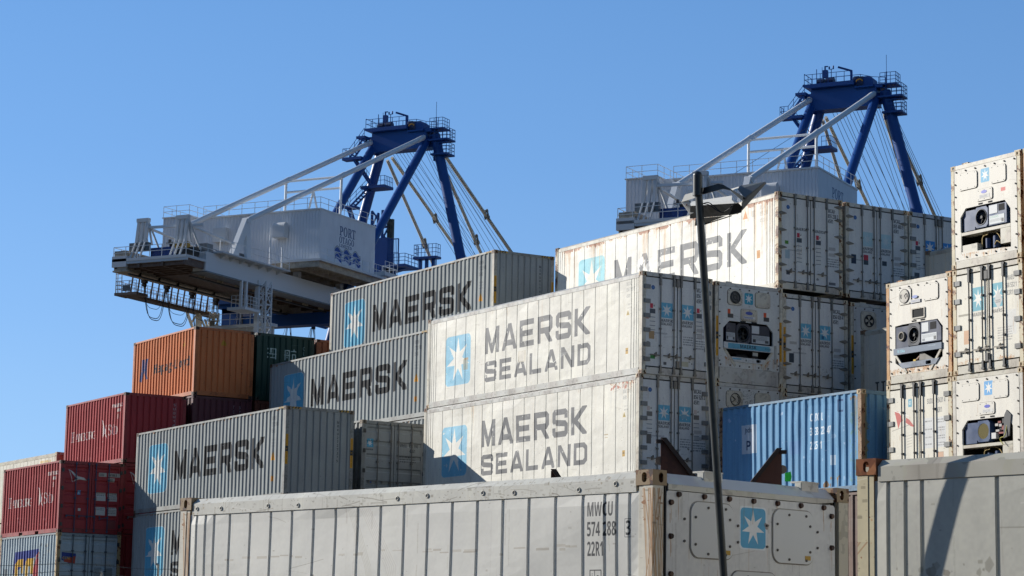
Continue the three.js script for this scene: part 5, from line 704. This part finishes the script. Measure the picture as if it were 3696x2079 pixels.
  for (const q of [tube([-2.6, 58.65, .3], [-1.9, 58.65, .3], .38, 14), tube([-1.7, 58.7, .3], [-.9, 58.7, .3], .42, 14), box(1.9, 58.3, .4, .8, .9, .9), tube([1.2, 58.5, .3], [1.7, 58.5, .3], .45, 14)]) obj('winch', q, plain('#0f2750', .5), pl); obj('sheave', new THREE.TorusGeometry(.36, .07, 8, 20, 2.4).rotateZ(.4).translate(2.0, 58.05, 1.15), plain('#c08a2c', .5), pl);
  obj('machine_cover', [prism([[2.2, 57.6], [3.35, 57.5], [3.25, 58.5], [2.9, 58.75], [2.2, 58.72]], -.6, .8)], BD, pl);
  obj('davit', [bar([.82, 58.3, 0], [.80, 59.65, 0], .2), bar([.86, 59.62, 0], [-.5, 60.1, .2], .2, .24)], BD, pl);
  obj('mast_light', [bar([-1.29, 58.4, 0], [-1.29, 60.0, 0], .06), bar([-1.5, 60.02, 0], [-1.08, 60.02, 0], .05), tube([-1.5, 60.02, 0], [-1.5, 60.3, 0], .08, 8), tube([-1.08, 60.02, 0], [-1.08, 60.35, 0], .08, 8)], BD, pl);
  obj('antenna', bar([-2.83, 58.4, 0], [-2.83, 60.15, 0], .06), BD, pl); obj('antenna', bar([-2.25, 58.4, 0], [-2.25, 60.3, 0], .035), BD, pl); obj('antenna', [bar([4.42, 57.6, 0], [4.42, 59.2, 0], .09), bar([4.42, 59.2, 0], [4.42, 60.9, 0], .035)], BD, pl);
  obj('light_tower', [bar([-2.05, 58.3, .2], [-2.02, 59.4, .2], .1), bar([-1.7, 58.3, .2], [-1.73, 59.4, .2], .1), bar([-1.88, 58.3, -.1], [-1.88, 59.4, -.1], .08), box(-1.87, 59.55, .1, .48, .75, .4), bar([-1.9, 59.9, .1], [-1.9, 60.35, .1], .12), bar([-1.95, 60.32, .1], [-1.6, 60.3, .1], .1)], BD, pl);
  for (const [x0, x1, y] of [[3.6, 6.15, 56.5], [4.1, 6.1, 54.9]]) { const q = obj('side_platform', [span(x0, x1, y, y + .18, -1.3, .6), prism([[x0, y - .5], [x0 + .6, y - .5], [x1, y], [x0, y]], -.3, -.1)], BD, t); obj('railing', railing([[x0 + .4, y + .18, .55], [x1 - .05, y + .18, .55], [x1 - .05, y + .18, -1.25], [x0 + .4, y + .18, -1.25]], 1.15, .55, .028, 2), BD, q); }
  obj('side_platform', [span(3.9, 5.6, 57.75, 57.9, -1.1, .6)], BD, t); obj('railing', railing([[3.9, 57.9, .5], [5.5, 57.9, .5], [5.5, 57.9, -1]], 1.1, .5, .028, 2), BD, t);
  // stairs on the left frame
  let st; for (const a of [[-5.3, -3.9, 49.3, 49.55, 1.6, 2.8], [-3.6, -.6, 51.45, 51.75, .2, 2.2], [-4.3, -3.2, 57.1, 57.35, 1, 2.2], [-5.9, -3.5, 54.75, 55.05, 1.4, 2.4]]) st = obj('stair_landing', span(...a), BD, t);
  const flight = (a, b) => { const o = []; for (const z of [-.38, .38]) o.push(bar([a[0], a[1], a[2] + z], [b[0], b[1], b[2] + z], .22, .06)); const n = Math.round(Math.abs(b[1] - a[1]) / .3); for (let i = 1; i < n; i++) { const k = i / n; o.push(box(a[0] + (b[0] - a[0]) * k, a[1] + (b[1] - a[1]) * k, a[2] + (b[2] - a[2]) * k, .26, .05, .72)); } obj('stair_flight', o, BD, t); obj('stair_railing', railing([[a[0], a[1], a[2] + .4], [b[0], b[1], b[2] + .4]], 1.05, .9, .026, 1), BD, t); };
  flight([-5.0, 55, 1.9], [-3.4, 57.2, 1.6]); flight([-4.6, 54.8, 1.8], [-2.6, 51.8, 1.2]); flight([-4.6, 49.5, 2.2], [-2.7, 51.6, 1.6]); flight([-4.9, 49.3, 2.2], [-3.6, 46, 2.2]);
  obj('railing', [...railing([[-5.85, 55.05, 2.35], [-5.0, 55.05, 2.35]], 1.0, .4, .026), ...railing([[-5.85, 55.05, 2.35], [-5.85, 55.05, 1.4]], 1.0, .4, .026), ...railing([[-1.6, 51.75, 2.1], [-.65, 51.75, 2.1], [-.65, 51.75, .3]], 1.0, .4, .026)], BD, st);
  // hoist ropes
  const rp = []; for (let i = 0; i < 8; i++) { const c = -1.6 + i * .42; rp.push(tube(p3(c, 56, 1), p3(c + .5, 38, 30 + (i % 3) * 3), .028, 4)); } for (let i = 0; i < 6; i++) { const c = 2.4 + i * .28; rp.push(tube(p3(c, 56, 1), p3(c, 38, 24 + i * 2), .026, 4)); } for (let i = 0; i < 4; i++) rp.push(tube(p3(4.6 + i * .12, 55, 1), p3(4.2 + i * .1, 38, 33 + i * 2), .026, 4)); rp.push(tube(p3(-2.3, 55.3, .5), p3(-3.6, 44, -24), .022, 4));
  obj('hoist_ropes', rp, Rope, t);
  // machinery house
  const hf = wallGeo(corrPts(-6.8, 6.8, .34, .05, .5, .1), 38.95, 43.95, 1).translate(0, 0, 27);
  const house = obj('machinery_house', [hf, span(-6.75, 6.75, 38.97, 43.95, 16.5, 26.9), span(-11.2, -6.8, 39, 44.2, 20, 26.6)], plain('#e2e5e9', .42), t);
  const fw = wallGeo(corrPts(-11.2, -8.0, .34, .05, .5, .1), 39, 44.2, 1).translate(0, 0, 27.6); obj('switch_room', [fw, span(-11.18, -8.02, 39, 44.2, 19, 27.5)], plain('#dcdfe3', .45), t);
  const sg = new Sheet(0, 10.5, 0, 5, 1024, 512, '#dfe3e8', 7); { const n = '#1f3f72', f = { f: 'serif', al: 'left' }; sg.t('PORT', 3.6, 3.1, .92, n, { ...f, sx: .86 }).t('OTAGO', 3.55, 2.36, .62, n, { ...f, sx: .9 }).t('LIMITED', 3.6, 1.95, .30, n, { ...f, sx: 1.3 }); for (let j = 0; j < 2; j++) for (let i = 0; i < 3; i++) { const x = 2.75 + i * 1.72 + j * .02, y = 1.42 - j * .62, w = 1.55, P = (k, a) => [x + w * k, y + a + .18 * Math.sin(k * 6.28 - .4)]; sg.poly([...[0, .15, .3, .45, .6, .75, .9, 1].map((k) => P(k, .12 + .16 * Math.sin(k * 3.14))), ...[1, .85, .7, .5, .3, .15, 0].map((k) => P(k, -.14 - .14 * Math.sin(k * 3.14) * (j ? 1.1 : .9)))], '#1c479c'); sg.line([0, .15, .3, .45, .6, .75, .9, 1].map((k) => P(k, .20 + .16 * Math.sin(k * 3.14))), .05, '#8f8f70'); sg.line([0, .15, .3, .45, .6, .75, .9, 1].map((k) => P(k, .26 + .16 * Math.sin(k * 3.14))), .03, '#39567f'); if (j) sg.line([P(.2, .0), P(.85, .0)], .05, '#dfe3e8').line([P(.5, .0), P(.5, -.3)], .05, '#dfe3e8'); } sg.weather({ streaks: 1, specks: 2, scuff: 0, grain: .5 }); }
  const sw = box(6.815, 41.45, 21.75, .05, 5, 10.5); uvTo(sw, 'z', -27, -16.5, 38.95, 43.95, -1); const signWall = obj('sign_wall', sw, sg.mat({ r: .5 }), t, true); void signWall;
  obj('house_roof', [span(-6.9, 6.9, 43.95, 44.1, 16.4, 27.1), span(-11.3, -7.95, 44.2, 44.3, 18.9, 27.7)], Wt, t);
  obj('railing', [...railing([[-6.8, 44.1, 27], [6.8, 44.1, 27], [6.8, 44.1, 16.6]], 1.1, 1.5, .026), ...railing([[-11.2, 44.3, 19], [-11.2, 44.3, 27.6], [-8.1, 44.3, 27.6], [-8.1, 44.3, 19]], 1.1, 1.5, .026)], Wt, t);
  obj('ventilator', [span(1.95, 3.25, 41.35, 42.5, 27.05, 27.9), clean(new THREE.CylinderGeometry(.42, .42, 1.3, 12, 1, false, 0, Math.PI).rotateZ(Math.PI / 2).translate(2.6, 42.45, 27.45))], Wm, t);
  obj('ventilator', [span(-5.2, -3.7, 41.4, 42.8, 27.05, 27.6)], Wm, t);
  // house floor and its walkway
  const fl = obj('house_platform', [span(2.2, 7.7, 38.72, 38.95, 15.5, 28.2), span(-7, 2.2, 38.72, 38.95, 15.5, 27)], Wm, t);
  obj('floor_beam', [...[0, 1, 2, 3, 4, 5, 6].map((i) => span(-6.6, 7.4, 38.25, 38.72, 15.7 + i * 2.0, 15.9 + i * 2.0)), ...[-6, -2, 2.4, 4.7, 7.2].map((c) => span(c, c + .2, 38.1, 38.72, 15.6, 28.0)), span(2.2, 7.5, 38.15, 38.72, 27.9, 28.1)], Rs, fl);
  obj('railing', railing([[2.3, 38.95, 28.1], [7.6, 38.95, 28.1], [7.6, 38.95, 13.4]], 1.1, 1.4, .026), Wt, fl);
  obj('house_balcony', [span(5.9, 7.9, 39.1, 39.5, 13.4, 16.2), span(6.4, 7.6, 38.5, 39.1, 15.2, 16)], Wm, t); obj('railing', railing([[7.8, 39.5, 16], [7.8, 39.5, 13.5], [6, 39.5, 13.5]], 1.1, .9, .026), Wt, t);
  for (const c of [-5, 3.3]) for (const z of [17, 25]) obj('house_support', span(c - .3, c + .3, 37.5, 38.3, z, z + .6), Wm, t);
  // stay frame over the house
  obj('stay_frame', [...[-s, s].map((c) => tube([c, 49.3, 17.5], [c, 44.1, 17.6], .14, 8)), tube([-s, 49.3, 17.5], [s, 49.3, 17.5], .12, 8), tube([-s, 48.15, 17.5], [s, 48.15, 17.5], .12, 8), tube([0, 48.1, 17.5], [-1.0, 44.1, 17.5], .11, 8), tube([0, 48.1, 17.5], [1.0, 44.1, 17.5], .11, 8)], Wt, t);
  obj('stay_frame', [...[-2.6, .6].map((c) => tube([c, 38, 30], [c, 41.2, 30], .06, 6)), tube([4.1, 37.8, 29.4], [4.1, 40.0, 29.4], .07, 6), tube([4.1, 37.8, 31.5], [4.1, 40.8, 31.5], .07, 6)], Wt, t);
  // walkway on the right girder
  const wk = obj('girder_walkway', [span(3.7, 4.9, 37.6, 37.75, 29, 40.6), ...[...Array(7)].map((_, i) => prism([[3.9, 37.6], [4.8, 37.6], [4.0, 37.2]], 30 + i * 1.6, 30.15 + i * 1.6))], Wm, t); obj('railing', railing([[4.85, 37.75, 40.4], [4.85, 37.75, 29.2]], 1.1, 1.3, .026), Wt, wk);
  obj('pipe_run', [...[0, 1, 2, 3].map((i) => tube([2.3 + i * .35, 38.0 + .1 * (i % 2), 40], [2.3 + i * .35, 38.0 + .1 * (i % 2), 28], .07, 6)), span(1.0, 3.0, 37.6, 38.6, 33, 36)], Gy, t);
  // rear platform
  const rp2 = obj('rear_platform', [span(-4.2, 4.0, 36.55, 36.8, 40.2, 45.1), span(-4.2, -2.6, 36.05, 37.05, 44.3, 45.1), span(-2.6, 4.0, 36.3, 36.55, 44.8, 45.05)], Wm, t);
  obj('platform_beam', [...[0, 1, 2, 3, 4].map((i) => span(-4, 3.8, 35.95, 36.55, 40.6 + i * 1.0, 40.8 + i * 1.0)), ...[-3.9, -1.4, 1.2, 3.6].map((c) => span(c, c + .22, 35.9, 36.55, 38, 45)), span(-2.6, 2.6, 35.85, 35.98, 30, 40.4)], DkR, rp2);
  obj('underside_beam', [...[...Array(12)].map((_, i) => span(-2.6, 2.6, 36.2, 36.9, 28.5 - i * 2.3, 28.8 - i * 2.3)), ...[...Array(4)].map((_, i) => span(-2.6, 2.6, 36.0, 36.6, 31.5 + i * 2.2, 31.7 + i * 2.2)), span(-2.6, 2.6, 36.95, 37.1, 2, 40)], DkR, t);
  obj('railing', railing([[-4.1, 36.8, 40.4], [-4.1, 36.8, 45], [3.9, 36.8, 45], [3.9, 36.8, 40.4]], 1.1, 1.3, .03), Wt, rp2);
  obj('winch_motor', [span(-1.0, 1.7, 36.8, 37.9, 42.6, 43.6)], paint('#1c3f86', { r: .4 }), rp2); obj('winch_drum', [tube([1.8, 37.3, 43], [3.6, 37.3, 43], .55, 16), tube([.6, 37.4, 42], [3.2, 37.4, 42], .6, 16)], paint('#2a2726', { r: .7 }), rp2); for (const i of [0, 1, 2]) obj('brake_disc', tube([1.7 + i * .6, 38.0, 43.4], [1.78 + i * .6, 38.0, 43.4], .34, 14), plain('#a8872f', .6), rp2);
  for (const [x, w] of [[-2.6, .5], [-1.95, .6], [-1.1, .75]]) obj('control_cabinet', box(x, 37.95, 44.2, w, .75, .4), paint('#6a757d', { r: .5 }), rp2); for (const a of [[2.6, 3.8, 36.8, 38.4, 40.6, 41.6], [-.4, .6, 36.8, 38.2, 41, 42], [1.2, 2.2, 36.8, 38.0, 40.4, 41]]) obj('gearbox', span(...a), Gy, rp2); obj('cable_reel', [tube([.4, 38.3, 42.4], [.7, 38.3, 42.4], .3, 12), tube([1.0, 38.4, 42.2], [1.4, 38.4, 42.2], .25, 12), box(.2, 38.55, 42, 1.2, .12, .2)], STEEL, rp2);
  for (const c of [-1.6, 2.8]) { const o = []; for (const i of [-1, 0, 1]) { const x = c + i * .47; o.push(bar([x - .18, 38.05, 44.1], [x + .05, 40.3, 44.1], .26, .3), bar([x + .02, 40.3, 44], [x + .12, 38.2, 43.4], .14)); } o.push(span(c - .62, c + .68, 40.25, 40.6, 43.9, 44.3), bar([c + .62, 40.1, 44], [c + 1.1, 37.6, 42.8], .16)); const py = obj('sheave_pylon', o, Wm, t); obj('pylon_leg', [...[-.5, 0, .55].map((d) => bar([c + d - .28, 36.7, 44.9], [c + d - .05, 38.3, 44.4], .12, .16))], Wm, py); obj('pylon_strut', [tube([c + .5, 39.7, 43.8], [c + .5, 39.2, 36.5], .13, 8)], Wt, py); }
  obj('pylon_tie', [bar([-1.1, 39.75, 44], [4.5, 39.75, 43.4], .22, .2)], Wt, t); obj('mast_light', [bar([-.05, 36.8, 42], [-.05, 38.6, 42], .05), box(-.05, 38.75, 42, .2, .3, .2)], STEEL, rp2);
  // maintenance gangway hung under the left girder
  const gw = obj('hanging_gangway', [span(-5.7, -4.5, 33.95, 34.2, 27, 42.0), span(-4.9, -2.4, 33.7, 33.95, 41.8, 43.6)], DkR, t);
  for (let i = 0; i < 12; i++) obj('hanger', bar([-4.55, 34.1, 41.6 - i * 1.05 - (i > 8 ? .8 : 0)], [-4.3, 35.9, 41.6 - i * 1.05 - (i > 8 ? .8 : 0)], .11), DkR, gw);
  obj('railing', [...railing([[-5.65, 34.2, 41.9], [-5.65, 34.2, 27.1]], 1.1, 1.0, .026, 2), ...railing([[-4.55, 34.2, 41.9], [-4.55, 34.2, 27.1]], 1.1, 1.0, .022, 1), ...railing([[-4.8, 33.95, 43.5], [-2.5, 33.95, 43.5]], 1.1, .8, .026, 2)], Rs, gw); obj('ladder_cage', [...[-4.7, -4.25, -4.9].map((c) => bar([c, 33.9, 43.4], [c, 36.1, 43.4], .05)), ...[0, 1, 2, 3, 4, 5].map((i) => bar([-4.95, 34.3 + i * .35, 43.4], [-4.2, 34.3 + i * .35, 43.4], .035))], Rs, gw); obj('ladder_cage', [...[0, 1, 2, 3, 4, 5].map((i) => bar([-5.7, 34.2 + i * .3, 27.4], [-5.0, 34.2 + i * .3, 27.2], .05)), bar([-5.7, 33.4, 27.3], [-5.7, 36, 27.3], .06), bar([-5.0, 33.4, 27.2], [-5.0, 36, 27.2], .06)], Rs, gw); obj('gangway_sign', box(-3.6, 34.35, 43.55, .85, .55, .06), paint('#5a666d'), gw);
  // festoon cables
  const tr = [40.1, 36.5, 32.3, 28.2, 19.4, 14.8, 10.1, 5.5]; for (const g of tr) obj('festoon_trolley', [box(-4.1, 35.6, g, .45, .5, .5), box(-4.1, 35.2, g, .3, .35, .35)], paint('#3f3530'), t);
  const loops = []; const L_ = [40.1, 36.5, 32.3, 28.2, 23.8, 19.4, 14.8, 10.1, 5.5]; for (let i = 0; i + 1 < L_.length; i++) { const a = L_[i], b = L_[i + 1]; for (const [d, sag] of [[0, 3.0 + (i > 1 ? .9 : 0)], [.12, 2.8 + (i > 1 ? .8 : 0)], [.2, 1.9]]) { const pts = []; for (let k = 0; k <= 10; k++) { const q = k / 10 * 2 - 1; pts.push([-4.1 - d, 35.1 - sag * (1 - q * q * q * q), a + (b - a) * (.05 + .9 * k / 10)]); } loops.push(curve(pts, d === .2 ? .025 : .038, 20, 4)); } } obj('festoon_cable', loops, plain('#3b4149', .6), t);
  // hanging lattice structures and lift mast
  const lattice = (a, b, w, n, r, diag = true) => { const o = []; const A = V(a), D = V(b).sub(A); const c4 = [[-w, -w], [w, -w], [w, w], [-w, w]]; for (const [x, z] of c4) o.push(bar([a[0] + x, a[1], a[2] + z], [b[0] + x, b[1], b[2] + z], r)); for (let i = 0; i < n; i++) for (let k = 0; k < 4; k++) { const [x0, z0] = c4[k], [x1, z1] = c4[(k + 1) % 4], p = (f, x, z) => [a[0] + D.x * f + x, a[1] + D.y * f, a[2] + D.z * f + z]; o.push(bar(p(i / n, x0, z0), p(i / n, x1, z1), r * .7)); if (diag) o.push(bar(p(i / n, i % 2 ? x0 : x1, i % 2 ? z0 : z1), p((i + 1) / n, i % 2 ? x1 : x0, i % 2 ? z1 : z0), r * .7)); } return o; };
  obj('trolley_frame', [bar([-7.0, 34.4, 29], [-5.6, 31.4, 29], .18), bar([-6.5, 34.3, 29.6], [-5.2, 31.4, 29.6], .18), bar([-5.6, 34.2, 29], [-6.4, 33.2, 29], .14), bar([-5.4, 34.0, 29], [-5.4, 31, 29], .32), bar([-4.9, 34.0, 30], [-4.9, 31, 30], .34), bar([-5.4, 33.8, 29], [-4.0, 31.5, 29], .16), bar([-4.8, 33.5, 29], [-3.9, 31.3, 29], .14), ...lattice([-4.0, 30.8, 29], [-3.7, 34.1, 29], .3, 4, .14)], Cr, t);
  obj('lift_mast', [...lattice([4.35, 28.5, 32.6], [4.35, 36.1, 32.6], .48, 7, .13), bar([3.95, 28.5, 33.2], [3.95, 36.2, 33.2], .42, .3)], Wt, t);
  const lc = obj('lift_landing', [span(2.6, 4.6, 33.0, 33.25, 33.6, 36.2), bar([4.05, 33.2, 36.1], [4.05, 35.8, 36.1], .24), bar([4.05, 33.2, 35.3], [4.05, 35.8, 35.3], .24)], Wt, t); obj('railing', railing([[3.0, 33.25, 36.1], [4.5, 33.25, 36.1], [4.5, 33.25, 33.7]], 1.1, .5, .026, 2), Wt, lc);
  const tw = obj('transfer_walkway', [span(-4.4, 4.0, 32.2, 32.5, 29.6, 30.8), span(-4.2, 3.8, 31.5, 32.2, 29.8, 30.1), ...[-2.6, -.8, 1, 2.6].map((c) => span(c, c + .12, 31.2, 32.2, 30.4, 30.5))], Wm, t); obj('railing', railing([[-4.2, 32.5, 30.7], [3.9, 32.5, 30.7]], 1.1, 1.2, .026), Wt, tw); obj('bollard_drum', [tube([-3.2, 32.5, 30.2], [-3.2, 33.1, 30.2], .3, 10)], paint('#8a8577'), tw);
  // lift tower and cabin on the right, access tower on the boom
  obj('lift_tower', lattice([-1.9, 36, .6], [-1.9, 49.1, .6], .66, 8, .22), B, t); obj('lift_guide', [span(-1.02, -.82, 42, 48.3, .2, .6), span(-.68, -.36, 42, 48.2, .2, .6)], paint('#4b5148'), t);
  const cb = obj('lift_cabin', [span(-1.9, -.35, 43.0, 46.0, .3, 1.6), span(-2.4, -1.3, 38, 43.2, .2, 1.4)], BD, t); obj('cabin_mesh', [...[0, 1, 2, 3, 4].map((i) => bar([-.2 + i * .2, 43.2, .9], [-.2 + i * .2, 45.9, .9], .04)), bar([-.3, 45.9, .9], [.62, 45.9, .9], .1), bar([.62, 43, .9], [.62, 45.9, .9], .1), bar([-.3, 44.4, .9], [.62, 44.4, .9], .05)], B, cb);
  const cp = obj('cabin_platform', [span(-2.6, 1.85, 42.75, 43.0, -1.5, 1.6), prism([[-1.2, 42.2], [1.6, 42.75], [-1.2, 42.75]], -.4, .4), span(-1.3, -.3, 36, 42.4, -.4, .5)], BD, t); obj('railing', railing([[-.3, 43, 1.5], [1.8, 43, 1.5], [1.8, 43, -1.4]], 1.15, .8, .03, 2), BD, cp); obj('stair_flight', [bar([-2.0, 40, 2], [-.6, 43, 1.8], .3, .1), bar([-2.0, 40, 2.7], [-.6, 43, 2.5], .3, .1), ...[...Array(9)].map((_, i) => box(-2 + i * .16, 40.2 + i * .33, 2.3, .3, .05, .6))], BD, cp);
  const bt = obj('boom_tower', [span(-3.4, -.4, 45.55, 45.8, -10.6, -9.4), ...[-2.75, -1.95, -1.1].map((c) => span(c - .16, c + .16, 37.5, 45.6, -10.2, -9.9)), bar([-.5, 37.5, -9.6], [-.5, 45.6, -9.6], .1)], B, t); obj('railing', railing([[-3.3, 45.8, -10.5], [-3.3, 45.8, -9.5], [-.5, 45.8, -9.5], [-.5, 45.8, -10.5]], 1.4, .5, .03, 2), B, bt); obj('ladder_cage', [...[-3.6, -3.3, -3.0].map((c) => bar([c, 37.5, -9.4], [c, 43.9, -9.4], .06)), ...[...Array(14)].map((_, i) => bar([-3.65, 38 + i * .45, -9.4], [-2.95, 38 + i * .45, -9.4], .045))], B, bt);
  return t;
}
const crane = makeCrane(); crane.position.set(-219.68, 0, -119.335); crane.rotation.y = 31.63 * R;
const crane2 = crane.clone(); crane2.name = numbered('quay_crane'); scene.add(crane2);
crane2.userData = { label: 'white and blue ship-to-shore crane behind the lamp head, right of the two', category: 'crane', group: 'ship-to-shore cranes on the quay' };
{ const a = 31.63 * R; crane2.position.set(-219.68 + Math.cos(a) * 50.63, 0, -119.335 - Math.sin(a) * 50.63); }

scene.traverse((o) => { if (o.isMesh) { o.castShadow = true; o.receiveShadow = true; } });
renderer.render(scene, camera);
